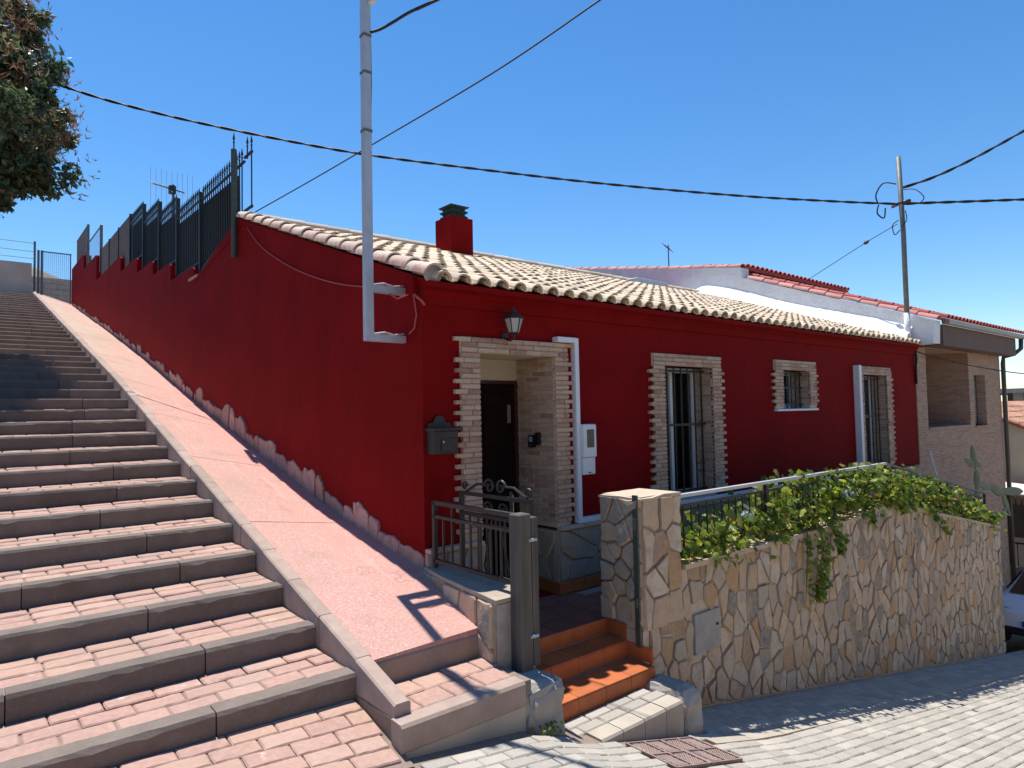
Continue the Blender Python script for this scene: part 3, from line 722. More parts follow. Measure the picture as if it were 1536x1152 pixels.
# skylight hatch near the ridge
m = MB().cbox((8.25, 4.32, zd(4.32)+.02), (9.35, 4.62, zd(4.62)+.10), .01); part(m, roof, 'roof_hatch', M['galv'])
# ---- chimney
cx0, cx1, cy0, cy1 = 3.10, 3.55, 3.98, 4.44
ch = part(MB().box((cx0, cy0, zd(cy0)-.1), (cx1, cy1, 4.50)), H, 'chimney', M['red'])
m = MB().box((cx0-.05, cy0-.06, zd(cy0)-.02), (cx1+.05, cy0+.02, zd(cy0)+.07)); part(m, ch, 'flashing', M['mortar_grey'])
cap = MB(); cc = ((cx0+cx1)/2, (cy0+cy1)/2, 4.50)
cap.lathe([(.21, -.01), (.19, .0), (.24, .03), (.24, .045), (.19, .07), (.19, .085), (.245, .115), (.245, .13), (.19, .155), (.19, .17), (.265, .20), (.265, .215), (.03, .27)], cc, 4)
part(cap, ch, 'chimney_cap', M['capgreen'])

# ---- brick surrounds
BH, BP = .0405, .0487
unit = MB().cbox((-.1, -.02, -BH/2), (.1, .02, BH/2), .004).mesh('brick', M['brick'])
def brick_list(x0, x1, z0, z1, top, outl, outr, tooth_l, tooth_r, rev_d, zb=None, reveal=True):
    """front and reveal bricks of one opening: list of (center, length, along) ; along 0 = x, 1 = y"""
    L = []; n = int((z1-z0)/BP); lin = z1
    nz = round((top-z1)/BP)
    for k in range(n):
        z = z1-BP*(k+.5)
        if z-BH/2 < z0: break
        t = (k+1) % 2 == 0; tj = random.uniform(-.016, .014)
        for side, xa, xb, tt in ((-1, outl, x0, tooth_l), (1, x1, outr, tooth_r)):
            a, b = xa, xb
            if side < 0 and t: a -= tt+(tj if tt else 0)
            if side > 0 and t: b += tt-abs(tj)*.5
            segs = []; w = b-a; cut = random.choice((0, 0, 1)) if w < .25 else 1
            if cut:
                q = a+w*random.choice((.33, .5, .66)); segs = [(a, q-.004), (q+.004, b)]
            else: segs = [(a, b)]
            for (s0, s1) in segs: L.append((((s0+s1)/2, -.019+random.uniform(-.004, .003), z), s1-s0, 0))
        if reveal:
            for side, xx in ((-1, x0), (1, x1)):
                yy = .004; off = .11 if k % 2 else .0
                if off: L.append(((xx+side*.016, yy+.05, z), .1, 1)); yy += .11
                while yy < rev_d-.04:
                    l = min(.205, rev_d-yy); 
                    if l > .04: L.append(((xx+side*(.018+random.uniform(-.004, .004)), yy+l/2, z+random.uniform(-.003, .003)), l-.012, 1))
                    yy += .217
    for r in range(nz):
        z = z1+BP*(r+.5); ov = r == nz-1 and rev_d > .5; a = outl-(tooth_l if ov else 0); b = outr+(tooth_r if ov else 0); x = a
        while x < b-.02:
            l = min(random.uniform(.16, .25), b-x); L.append(((x+l/2, -.019+random.uniform(-.005, .003), z), l-.008, 0)); x += l
    return L
def put_bricks(L, parent, limit):
    order = sorted(range(len(L)), key=lambda i: camdist(L[i][0])); rest = MB()
    for k, i in enumerate(order):
        c, l, al = L[i]; rz = 0 if al == 0 else math.pi/2
        if k < limit: piece('brick', unit, parent, c, (0, random.uniform(-.012, .012), rz), (l/.2, 1, random.uniform(.92, 1.08)))
        else:
            q = MB().cbox((-l/2, -.02, -BH/2), (l/2, .02, BH/2), .004); R = Matrix.Rotation(rz, 3, 'Z'); rest.add([R@Vector(v)+Vector(c) for v in q.v], q.f)
    if rest.v: part(rest, parent, 'far_bricks' if limit else 'bricks', M['brick'], kind='stuff')
def surround(x0, x1, z0, z1, top, outl, outr, tl_, tr_, rev, limit, name):
    m = MB(); e = .003
    m.box((outl, -.022, z0), (x0, .0+e, top)); m.box((x1, -.022, z0), (outr, 0+e, top)); m.box((x0, -.022, z1), (x1, 0+e, top))
    m.box((x0-.029, e, z0), (x0-.006, rev, z1)); m.box((x1+.006, e, z0), (x1+.029, rev, z1))
    p = part(m, H, name, M['brick_joint']); put_bricks(brick_list(x0, x1, z0, z1, top, outl, outr, tl_, tr_, rev), p, limit); return p
surround(.61, 1.575, .03, 1.78, 1.925, .40, 1.765, .075, .065, .58, 300, 'door_surround')
surround(3.39, 4.39, .13, 1.745, 1.89, 3.18, 4.59, .075, .07, .26, 0, 'window_surround')
surround(6.20, 7.01, 1.19, 1.765, 1.91, 5.98, 7.22, .07, .07, .26, 0, 'window_surround')
surround(8.94, 9.93, .13, 1.755, 1.90, 8.73, 10.14, 0.0, .07, .26, 0, 'window_surround')
# porch ceiling and lower stone of the door recess
part(MB().box((.58, -.01, 1.782), (1.605, .6, 1.80)), H, 'porch_ceiling', M['cream'])
part(MB().box((.581, .585, 1.56), (1.604, .615, 1.783)), H, 'transom_panel', M['cream'])
dr = part(MB().box((.63, .60, ZF+.01), (1.535, .64, 1.525)), H, 'door', M['door'])
for (a, b) in ((ZF+.15, .15), (.25, .75), (.85, 1.42)):
    for (xa, xb) in ((.72, 1.04), (1.12, 1.44)): part(MB().cbox((xa, .588, a), (xb, .602, b), .008), dr, 'panel', M['door'])
part(MB().tube([(1.47, .56, .12), (1.47, .555, .2), (1.47, .56, .33)], .012).cbox((1.45, .585, .1), (1.49, .601, .36), .004), dr, 'handle', M['chrome'])
part(MB().cbox((1.44, .585, 1.1), (1.485, .601, 1.3), .004), dr, 'door_plate', M['chrome'])
m = MB().box((.582, .57, ZF+.004), (.63, .64, 1.56)); m.box((1.535, .57, ZF+.004), (1.603, .64, 1.56)); m.box((.63, .571, 1.525), (1.535, .639, 1.559)); part(m, H, 'door_frame', M['door_frame'])
# windows
def window(x0, x1, z0, z1, yb, bars, label):
    w = part(MB().box((x0, yb, z0), (x0+.05, yb+.05, z1)).box((x1-.05, yb, z0), (x1, yb+.05, z1)).box((x0+.05, yb+.001, z1-.06), (x1-.05, yb+.049, z1)).box((x0+.05, yb+.001, z0), (x1-.05, yb+.049, z0+.05)).box(((x0+x1)/2-.025, yb-.006, z0+.05), ((x0+x1)/2+.025, yb+.045, z1-.06)), H, 'window', M['pvc'])
    xm = (x0+x1)/2
    for a, b in ((x0+.05, xm-.025), (xm+.025, x1-.05)): part(MB().box((a, yb+.02, z0+.05), (b, yb+.026, z1-.06)), w, 'pane', M['glass'])
    n = 60; r0 = []; r1 = []
    for k in range(n+1):
        x = x0+.04+(x1-x0-.08)*k/n; y = yb+.075+.02*math.sin(k*.9)+.012*math.sin(k*2.3+1); r0.append((x, y, z0)); r1.append((x, y+.01, z1))
    part(MB().grid([r0, r1]), w, 'curtain', M['curtain'], True)
    for k in range(bars):
        x = x0+(x1-x0)*(k+.5)/bars; part(MB().bar((x, .10, z0), (x, .10, z1), .016, .016), w, 'security_bar', M['iron'])
    for z in ((z0+.55*(z1-z0)), z0+.06, z1-.05): part(MB().bar((x0, .10, z), (x1, .10, z), .03, .012, (0, 1, 0)), w, 'cross_bar', M['iron'])
window(3.39, 4.39, .13, 1.745, .26, 7, '')
window(6.20, 7.01, 1.19, 1.765, .26, 6, '')
window(8.94, 9.93, .13, 1.755, .26, 7, '')
part(MB().cbox((5.97, -.05, 1.155), (7.23, .26, 1.188), .005), H, 'window_sill', M['pvc'])
part(MB().box((3.36, -.02, .098), (4.42, .3, .128)), H, 'window_sill', M['kerb']); part(MB().box((8.91, -.02, .098), (9.96, .3, .128)), H, 'window_sill', M['kerb'])
# stone base, ledge and skirting tiles
sb = part(MB().box((1.606, -.05, -1.5), (XE-.003, .001, .0)).box((.002, -.05, -1.5), (.579, .001, .0)).box((1.55, -.049, -1.5), (1.606, .58, .0)).box((.579, -.049, -1.5), (.635, .58, 0)), H, 'stone_base', M['mortar_grey'])
stones(cells(1.56, 5.0, ZF+.12, 0, .30, .22), (0, -.05, 0), (1, 0, 0), (0, 0, 1), (0, -1, 0), sb, M['stone_dark'], 60, .007, .02)
stones(cells(-.0, .58, ZF+.12, 0, .22, .2), (0, -.05, 0), (1, 0, 0), (0, 0, 1), (0, -1, 0), sb, M['stone_dark'], 20, .007, .02)
stones(cells(-.02, .56, ZF+.12, 0, .22, .22), (1.55, 0, 0), (0, 1, 0), (0, 0, 1), (-1, 0, 0), sb, M['stone_dark'], 20, .007, .02)
x = 0.004
for (a, b) in ((.004, .60), (1.585, XE-.01)):
    x = a
    while x < b-.05:
        l = min(.33, b-x); part(MB().cbox((x, -.085, .002), (x+l-.006, .0, .042+random.uniform(0, .006)), .006), sb, 'ledge_brick', M['brick']); x += l
for (a, b, y0, y1) in ((1.555, 5.0, -.085, -.06),):
    x = a
    while x < b:
        part(MB().cbox((x, y0, ZF+.002), (min(x+.325, b), y1, ZF+.115), .003), sb, 'skirting_tile', M['terracotta']); x += .33
part(MB().cbox((1.53, -.084, ZF+.002), (1.553, .56, ZF+.115), .003), sb, 'skirting_tile', M['terracotta'])
# white cable trunking
t = MB().cbox((1.843, -.065, .0995), (1.898, .0, 1.985), .004); part(t, H, 'cable_trunking', M['pvc'])
part(MB().cbox((1.58, -.085, 1.93), (1.842, -.0, 1.985), .004), H, 'cable_trunking', M['pvc'])
part(MB().cbox((1.843, -.07, .046), (8.62, .0, .099), .004), H, 'cable_trunking', M['pvc'])
part(MB().cbox((8.625, -.10, .046), (8.715, .0, 1.905), .004), H, 'cable_trunking', M['pvc'])
# pink stone skirting along the ramp
def skirting(y0, y1, parent):
    y = y0; 
    while y < y1:
        w = random.uniform(.20, .58)*(1 if y > .6 else .8); y2 = min(y+w, y1); hb = interp(y, [(0, .18), (.7, .22), (1.6, .27), (6.8, .27), (9, .18), (14, .16), (23, .13)])
        b0, b1 = ramp_w(y)-.08, ramp_w(y2)-.08; hh = hb*random.choice((random.uniform(.55, .8), random.uniform(.85, 1.3))); c = (b0+b1)/2+.08
        n = 6; top = []; pw_ = random.uniform(2.0, 4.5); sk = random.uniform(-.5, .5); lo = random.uniform(.05, .3)
        for k in range(n+1):
            s = k/n; yy = y2+(y-y2)*s; e = 1-lo*abs(2*s-1)**pw_+sk*(s-.5)*.6+random.uniform(-.13, .10)
            top.append((0, yy, ramp_w(yy)+hh*e))
        base = [(0, y-.004, b0), (0, y2+.004, b1)]
        p = [(q[1], q[2]) for q in base+top]
        m = stone_mesh(p, (-.001, 0, 0), (0, 1, 0), (0, 0, 1), (-1, 0, 0), .0015, .026)
        if m: two(part(m, parent, 'skirting_stone', M['stone_pink']), m.rim, M['skirt_rim'])
        y = y2
skirting(0.0, 7.3, H)

# ------------------------------------------------------------------ red boundary wall up the hill
BW = thing('boundary_wall', 'long dark red wall stepping up the hill beside the ramp', 'wall', (.1, 15, 3))
STEPS = [(7.352, 9.0, 3.87), (9.0, 10.5, 4.24), (10.5, 12.1, 4.57), (12.1, 14.1, 4.95), (14.1, 17.9, 5.36), (17.9, 20.5, 6.15), (20.5, 23.4, 6.68)]
for (a, b, z) in STEPS:
    prof = [(a, ramp_w(a)-.5), (b, ramp_w(b)-.5), (b, z+.015), (a+.22, z+.015), (a+.06, z-.005), (a, z-.05)]
    part(MB().prism([(0, p, q) for p, q in prof], (.22, 0, 0)), BW, 'wall_bay', M['red'])
skirting(7.36, 23.3, BW)
part(MB().cbox((-.03, 7.08, 3.64), (.32, 7.6, 3.68), .006), BW, 'coping_slab', M['kerb'])

# ------------------------------------------------------------------ iron fence sections on the wall
def spear(m, x, y, z0, z1):
    m.bar((x, y, z0), (x, y, z1-.16), .016); m.lathe([(.008, 0), (.017, .02), (.007, .04), (.019, .07), (.0015, .17)], (x, y, z1-.17), 6)
FS = [(4.98, 7.25, 5.02, 4.19, 3.70, 'tall black spear-topped fence panel on the gable end of the red house'),
      (7.27, 8.84, 5.05, 3.87, 3.87, 'black spear-topped fence panel in the second bay above the red wall'),
      (8.86, 10.32, 5.36, 4.22, 4.22, 'black fence panel in the third bay above the red wall'),
      (10.34, 11.85, 5.68, 4.55, 4.55, 'black fence panel in the fourth bay above the red wall'),
      (11.87, 13.4, 6.02, 4.93, 4.93, 'black fence panel in the fifth bay, next to the brown sheeting')]
for k, (ya, yb, zr, za, zb, lab) in enumerate(FS):
    X = .10; o = thing('iron_fence', lab, 'fence', (X, (ya+yb)/2, (za+zb)/2), 'spear-topped fence panels along the red wall')
    big = k == 0
    part(MB().box((X-.035, ya-.035, za-.25), (X+.035, ya+.035, zr+.12)) if not big else MB().tube([(-.055, ya, 3.56), (-.055, ya, zr+.14)], .042, 12), o, 'post', M['iron_fence'] if not big else M['post_green'])
    part(MB().bar((X, ya, zr), (X, yb, zr), .03, .03), o, 'top_rail', M['iron_fence'])
    part(MB().bar((X, ya, za+.08), (X, yb, zb+.08), .03, .03), o, 'bottom_rail', M['iron_fence'])
    n = int((yb-ya)/.115)
    for j in range(1, n):
        y = ya+(yb-ya)*j/n; zz = za+(zb-za)*(y-ya)/(yb-ya); m = MB(); spear(m, X, y, zz+.03, zr+.24); part(m, o, 'bar', M['iron_fence'])
    m = MB(); yy0 = ya+.3 if big else ya+.02
    m.prism([(X+.03, yy0, za+(zb-za)*(yy0-ya)/(yb-ya)-.05), (X+.03, yb-.02, zb-.05), (X+.03, yb-.02, zr-.06), (X+.03, yy0+.02, zr-.10)], (.006, 0, 0)); part(m, o, 'backing_sheet', M['sheet'])
    if big:
        q = MB(); spear(q, X, ya-.30, 4.24, 5.32); q.bar((X, ya, 5.07), (X, ya-.33, 5.07), .03); q.bar((X, ya, 4.27), (X, ya-.33, 4.27), .03); part(q, o, 'end_bar', M['iron_fence'])
        q = MB(); spear(q, -.055, ya, zr+.1, zr+.40); part(q, o, 'finial', M['iron_fence']); q = MB(); spear(q, X, ya-.12, zr, zr+.34); part(q, o, 'finial', M['iron_fence'])
o = thing('sheet_fence', 'brown sheet fence panels along the middle of the red wall', 'fence', (.1, 15.5, 5.4))
for (a, b, z0) in ((13.42, 14.9, 4.98), (14.92, 16.3, 5.38), (16.32, 17.65, 5.38)): part(MB().box((.09, a, z0), (.11, b, 6.27)), o, 'panel', M['brown_panel'])
for y in (13.41, 14.91, 16.31, 17.67): part(MB().box((.07, y-.02, 4.9), (.13, y+.02, 6.29)), o, 'post', M['iron_fence'])
def meshm():
    m = N('wire_mesh'); sep = m.n('SeparateXYZ'); m.l(m.pos(), sep.inputs[0]); 
    def lines(s, w):
        f = m.math('FRACT', m.math('MULTIPLY', s, 1/w)); return m.math('LESS_THAN', f, .1)
    a = m.math('MAXIMUM', lines(sep.outputs[2], .06), lines(m.math('ADD', sep.outputs[0], sep.outputs[1]), .06)); m.l(a, m.b.inputs['Alpha']); return m.done((.18,.19,.20,1), .5, .4, .5)
M['wiremesh'] = meshm()
for (ya, yb, z0, z1, lab) in ((17.72, 20.25, 6.10, 7.0, 'pale wire mesh fence bay near the top of the red wall'), (20.3, 22.95, 6.62, 7.62, 'dark mesh fence bay at the very top of the red wall')):
    o = thing('mesh_fence', lab, 'fence', (.1, ya, z0)); part(MB().box((.095, ya, z0), (.10, yb, z1)), o, 'wire_mesh', M['wiremesh'] if z1 < 7.5 else M['brown_panel'])
    part(MB().box((.06, ya-.04, z0-.5), (.13, ya+.04, z1)), o, 'post', M['galv_dark']); part(MB().bar((.1, ya, z1), (.1, yb, z1), .03), o, 'top_rail', M['galv_dark'])

# ------------------------------------------------------------------ patio, entrance steps, low wall
pt = thing('patio', 'dull terracotta tiled patio in the shade of the red house', 'patio', (1.5, -.6, ZF), kind='structure')
part(MB().box((.1, -.885, -1.5), (6.4, -.05, ZF-.012)).box((1.34, -1.10, -1.7), (6.4, -.88, ZF-.0125)).box((.64, -.05, -1.5), (1.55, .6, ZF-.013)), pt, 'bedding', M['tile_joint'])
ti = MB().cbox((-.16, -.16, -.012), (.16, .16, 0), .003).mesh('floor_tile', M['terracotta_dull'])
for i in range(12):
    for j in range(4):
        x, y = .16+.327*i, -.885+.163+.327*j
        if y > -.1 and not (.72 < x < 1.5): continue
        if y > .5: continue
        piece('floor_tile', ti, pt, (x+.1, y, ZF+random.uniform(-.001, .001)), (0, 0, 0))
for i in range(8): piece('floor_tile', ti, pt, (1.51+.327*i, -1.0, ZF+random.uniform(-.001, .001)), (0, 0, 0), (1, .68, 1))

es = thing('entrance_steps', 'terracotta tiled entrance steps rising from the street to the patio', 'steps', (.8, -1.3, -1.05))
SX0, SX1 = .12, 1.315
part(MB().box((SX0, -1.125, -1.6), (SX1, -.875, -.773)).box((SX0, -1.405, -1.6), (SX1, -1.126, -.912)), es, 'core', M['tile_joint'])
def tilebox(a, b, name='step_tile', mat='terracotta'): part(MB().cbox(a, b, .003), es, name, M[mat])
n = 4; w = (SX1-SX0)/n
for (yt0, yt1, z, zb) in ((-1.135, -.885, -.762, -.90), (-1.425, -1.15, -.90, -1.34)):
    for i in range(n):
        xa = SX0+w*i; tilebox((xa+.002, yt0+.001, z-.012), (xa+w-.002, yt1-.012, z+.0))
        zz = zb if zb > -1 else street_z(xa)-.12
        tilebox((xa+.002, yt0, zz+.003), (xa+w-.002, yt0+.013, z-.013), 'riser_tile')
for i in range(n):
    xa = SX0+w*i; tilebox((xa+.002, -.886, -.759), (xa+w-.002, -.873, -.633), 'riser_tile')
for (a, b, z0, z1) in ((-1.12, -.875, -.755, -.63), (-1.40, -1.13, -.895, -.77)):
    tilebox((SX1-.001, a, z0), (SX1+.012, b, z1), 'side_tile')

lw = thing('low_wall', 'low stone wall with flat grey top between ramp and patio', 'wall', (0, -.6, -.5))
def lowx(y): return -.015+y*.155
base = [(lowx(-.0), -.002, -1.0), (lowx(-1.24), -1.24, -1.0), (.16, -1.24, -1.0), (.16, -.052, -1.0), (-.002, -.052, -1.0), (-.002, -.002, -1.0)]
part(MB().prism(base, (0, 0, .87)), lw, 'core', M['mortar_grey'])
cap = [(lowx(.0)-.01, .0-.003, -.13), (lowx(-.4)-.03, -.4, -.13), (lowx(-.8)-.02, -.8, -.13), (lowx(-1.26)-.015, -1.265, -.13), (.18, -1.265, -.13), (.18, -.087, -.13), (-.006, -.087, -.13), (-.006, -.003, -.13)]
part(MB().prism([(p[0]+random.uniform(-.012, .012), p[1], p[2]-.005) for p in cap], (0, 0, .03)), lw, 'coping', M['mortar_grey'])
U = np.array([-.155, -1, 0])/math.hypot(.155, 1); Nn = np.array([-1, .155, 0])/math.hypot(1, .155)
stones(cells(0, 1.24, -.62, -.135, .24, .26, top=None, bot=lambda u: -.40-.24*u*.98+.25*0), (lowx(0), 0, 0), U, (0, 0, 1), Nn, lw, M['stone'], 40, .006, .026)
part(MB().cbox((lowx(-1.24)+.01, -1.262, -.99), (.10, -1.241, -.14), .004), lw, 'end_render', M['concrete'])

# rough concrete plinth under the gate post
pl = MB(); nx, ny = 9, 7; X0, X1, Y0, Y1 = -.26, .10, -1.64, -1.22
rows = []
for lev, (ins, z) in enumerate(((0, -1.25), (0, -.95), (.012, -.82), (.0, -.74), (.012, -.67), (.04, -.63), (.11, -.605))):
    ring = []
    for k in range(24):
        t = 2*math.pi*k/24; cx, sy = math.cos(t), math.sin(t); e = .35
        px = (X0+X1)/2+(X1-X0)/2*math.copysign(abs(cx)**e, cx)*(1-ins*2.2); py = (Y0+Y1)/2+(Y1-Y0)/2*math.copysign(abs(sy)**e, sy)*(1-ins*2)
        ring.append((px+random.uniform(-.016, .016), py+random.uniform(-.016, .016), z+random.uniform(-.018, .018)))
    rows.append(ring+[ring[0]])
pl.grid(rows); pl.add([rows[-1][k] for k in range(24)], [tuple(range(24))])
tag(pl.obj('concrete_plinth', M['concrete']), 'rough rounded grey concrete plinth under the gate post', 'plinth')

# gate post, gate, railing
gp = thing('gate_post', 'weathered grey square gate post beside the entrance steps', 'post', (-.02, -1.32, -.62))
part(MB().cbox((-.085, -1.375, -.66), (.025, -1.265, .488), .008), gp, 'shaft', M['post'])
part(MB().cbox((.045, -1.36, -.60), (.105, -1.27, .455), .006), gp, 'hinge_stile', M['post'])
for z in (.30, -.38): part(MB().tube([(.0, -1.38, z), (.07, -1.38, z)], .012, 8), gp, 'hinge', M['galv'])
gt = thing('iron_gate', 'black wrought iron gate with scroll top, standing open inside the railing', 'gate', (.22, -1.2, -.55))
GX = .23; g0, g1 = -1.18, -.24
for y in (g0, g1): part(MB().bar((GX, y, -.56), (GX, y, .53), .035), gt, 'stile', M['iron'])
for z in (.53, .36, -.30, -.54): part(MB().bar((GX, g0, z), (GX, g1, z), .03, .03), gt, 'rail', M['iron'])
for k in range(1, 8): part(MB().bar((GX, g0+(g1-g0)*k/8, -.54), (GX, g0+(g1-g0)*k/8, .36), .014), gt, 'bar', M['iron'])
def scroll(c, r, turns, start, sy=1, flip=1, n=26):
    pts = []
    for k in range(n+1):
        t = k/n; a = start+flip*turns*2*math.pi*t; rr = r*(1-.8*t); pts.append((GX, c[0]+sy*rr*math.cos(a), c[1]+rr*math.sin(a)))
    return pts
ym = (g0+g1)/2
for s in (-1, 1):
    part(MB().tube(scroll((ym+s*.075, .61), .065, 1.3, 0, s), .011, 6), gt, 'scroll', M['iron'])
    part(MB().tube([(GX, ym+s*.14, .62), (GX, ym+s*.24, .62), (GX, ym+s*.40, .545)], .011, 6), gt, 'scroll', M['iron'])
    part(MB().tube(scroll((ym+s*.42, .59), .04, 1.2, 0, -s), .010, 6), gt, 'scroll', M['iron'])
    part(MB().tube(scroll((ym+s*.09, .43), .06, 1.3, 0, s), .009, 6), gt, 'scroll', M['iron'])
    part(MB().tube([(GX, ym+s*.02, -.30), (GX, ym+s*.16, -.05), (GX, ym+s*.05, .34)], .009, 6), gt, 'scroll', M['iron'])
rl = thing('railing', 'rusty black railing on the low wall by the gate post', 'railing', (.0, -.7, -.1))
RX = 0.0; r0, r1 = -.165, -1.27
for z, h in ((.46, .035), (.345, .025), (-.03, .03)): part(MB().bar((RX, r0, z), (RX, r1, z), .035, h), rl, 'rail', M['iron'])
for y in (r0,): part(MB().bar((RX, y, -.09), (RX, y, .47), .035), rl, 'post', M['iron'])
for k in range(1, 9): y = r0+(r1-r0)*k/8.6; part(MB().bar((RX, y, -.03), (RX, y, .345 if k != 2 else .46), .016), rl, 'bar', M['iron'])

# paved wedge in front of the red steps
wd = thing('paved_wedge', 'small wedge of grey pavers leading to the terracotta steps', 'step', (.7, -1.6, -1.2))
WZ = lambda x: -1.028
part(MB().box((.03, -1.775, -1.6), (1.18, -1.426, -1.075)), wd, 'core', M['grout'])
x = .02; k = 0
while x < 1.15:
    L = (.24, .22, .235, .25, .21)[k % 5]; x2 = min(x+L, 1.19)
    zb0, zb1 = street_z(x)-.05, street_z(x2)-.05
    j = random.uniform(-.004, .004)
    prof = [(-1.80, None), (-1.80+.0, -1.042), (-1.788, -1.026), (-1.655, -1.024), (-1.655, None)]
    m = MB(); f0 = [(x+.003, p[0], zb0 if p[1] is None else p[1]+j) for p in prof]; f1 = [(x2-.003, p[0], zb1 if p[1] is None else p[1]+j) for p in prof]; n = 5
    if zb0 < -1.05: m.add(f0+f1, [tuple(range(n)), tuple(range(2*n-1, n-1, -1))]+[(q, n+q, n+(q+1) % n, (q+1) % n) for q in range(n)]); part(m, wd, 'edge_block', M['plaster_cream'])
    piece('paver', street_me[k % 6], wd, ((x+x2)/2, -1.595, -1.022+j), (0, 0, 0), ((x2-x)/PL, 1.05, 1)); piece('paver', street_me[(k+2) % 6], wd, ((x+x2)/2-.05, -1.487, -1.022+j), (0, 0, 0), ((x2-x)/PL, 1.05, 1))
    x = x2; k += 1
bl = MB(); rows = []
for (ins, z) in ((0, -1.5), (.0, -1.25), (.012, -1.16), (0, -1.09), (.02, -1.03), (.06, -.995), (.12, -.98)):
    ring = []
    for q in range(20):
        t = 2*math.pi*q/20; cx, sy = math.cos(t), math.sin(t); ring.append((1.315+(.14-ins*.6)*math.copysign(abs(cx)**.4, cx)+random.uniform(-.008, .008), -1.57+(.24-ins)*math.copysign(abs(sy)**.4, sy)+random.uniform(-.008, .008), z+random.uniform(-.008, .008)))
    rows.append(ring+[ring[0]])
bl.grid(rows); bl.add(rows[-1][:20], [tuple(range(20))]); part(bl, wd, 'end_block', M['concrete'])

# ------------------------------------------------------------------ stone garden wall with pillar
GY = -1.30
def wtop(x): return interp(x, [(1.8, -.20), (4.4, -.20), (5.2, -.19), (5.8, -.13), (6.5, -.12), (7.1, -.22), (11.22, -1.0)])
GW = thing('garden_wall', 'high garden wall of tan flagstones along the paved street', 'wall', (6, GY, street_z(6)))
xw = [1.86, 2.5, 3.3, 4.4, 5.2, 5.5, 5.8, 6.15, 6.5, 6.8, 7.1, 8, 9, 10, 11.22]
front = [(x, GY, wtop(x)-.03) for x in xw]; bottom = [(x, GY, street_z(x)-.25) for x in xw]
m = MB(); Tk = .32
m.grid([bottom, front]); m.grid([[(p[0], p[1]+Tk, p[2]) for p in front], [(p[0], p[1]+Tk, p[2]) for p in bottom]])
m.grid([[(p[0], p[1]+Tk, p[2]) for p in bottom], bottom][::1]); m.add([bottom[-1], (bottom[-1][0], GY+Tk, bottom[-1][2]), (front[-1][0], GY+Tk, front[-1][2]), front[-1]], [(0, 1, 2, 3)])
m.grid([front, [(p[0], p[1]+Tk, p[2]) for p in front]]); m.add([bottom[0], front[0], (front[0][0], GY+Tk, front[0][2]), (bottom[0][0], GY+Tk, bottom[0][2])], [(0, 1, 2, 3)])
part(m, GW, 'mortar_core', M['mortar'])
polys = cells(1.40, 11.22, -3.5, -.08, .168, .25, .47, top=lambda u: wtop(u)-.012, bot=lambda u: street_z(u)+.015)
polys = [p for p in polys if not (np.mean(p, axis=0)[0] < 1.9 and np.mean(p, axis=0)[1] > -.66)]
hatch = (2.02, 2.42, -1.02, -.66)
polys = [p for p in polys if not (hatch[0]-.02 < np.mean(p, axis=0)[0] < hatch[1]+.02 and hatch[2]-.06 < np.mean(p, axis=0)[1] < hatch[3]+.04)]
part(MB().box((1.325, GY+.001, -1.9), (1.861, GY+.3, -.66)), GW, 'mortar_core', M['mortar'])
stones(polys, (0, GY, 0), (1, 0, 0), (0, 0, 1), (0, -1, 0), GW, M['stone'], 295, .0065, .026)
x = 1.9
while x < 11.15:                          # coping slabs
    L = random.uniform(.35, .6); x2 = min(x+L, 11.2); j = random.uniform(-.006, .006)
    part(MB().prism([(x+.004, GY-.035+j, wtop(x)-.03), (x2-.004, GY-.035+random.uniform(-.01, .01), wtop(x2)-.03), (x2-.004, GY+Tk+.02, wtop(x2)-.03), (x+.004, GY+Tk+.02, wtop(x)-.03)], (0, 0, .045)), GW, 'coping_stone', M['mortar']); x = x2
part(MB().cbox((hatch[0], GY-.03, hatch[2]), (hatch[1], GY+.01, hatch[3]), .004), GW, 'meter_hatch', M['concrete'])
part(MB().tube([(2.36, GY-.045, -.80), (2.36, GY-.03, -.80)], .012), GW, 'hatch_lock', M['iron'])
px0, px1, py0, py1 = 1.335, 1.86, GY, -.86
P = part(MB().box((px0, py0, -1.2), (px1, py1, .47)), GW, 'pillar', M['mortar'])
stones(cells(px0, px1, -.66, .46, .20, .25, .36), (0, py0, 0), (1, 0, 0), (0, 0, 1), (0, -1, 0), P, M['stone'], 60, .006, .032)
stones(cells(-.01, py1-py0, -.62, .46, .16, .19, .38), (px0, py0, 0), (0, 1, 0), (0, 0, 1), (-1, 0, 0), P, M['stone_dark'], 60, .005, .05)
q = [(px0-.03, py0-.02), (px0+.12, py0-.034), (px0+.3, py0-.022), (px1+.008, py0-.03), (px1+.012, py1+.01), (px0+.2, py1+.02), (px0-.035, py1+.01), (px0-.042, py0+.2)]
part(MB().add([(a, b, .44) for a, b in q]+[(a, b, .468+random.uniform(-.012, .012)) for a, b in q]+[(px0+.26, py0+.22, .492)], [(k, (k+1) % 8, 8+(k+1) % 8, 8+k) for k in range(8)]+[(8+k, 8+(k+1) % 8, 16) for k in range(8)]), P, 'cap_stone', M['mortar'])
part(MB().prism([(px0-.055, py0-.005, -.78), (px0-.055, py0+.045, -.78), (px0-.055, py0+.045, .49), (px0-.055, py0-.005, .49)][::-1], (.02, 0, 0)).tube([(px0-.06, py0+.02, .2), (px0-.06, py0+.02, .3)], .016).tube([(px0-.06, py0+.02, -.45), (px0-.06, py0+.02, -.37)], .016), P, 'gate_stop_bar', M['post_green'])
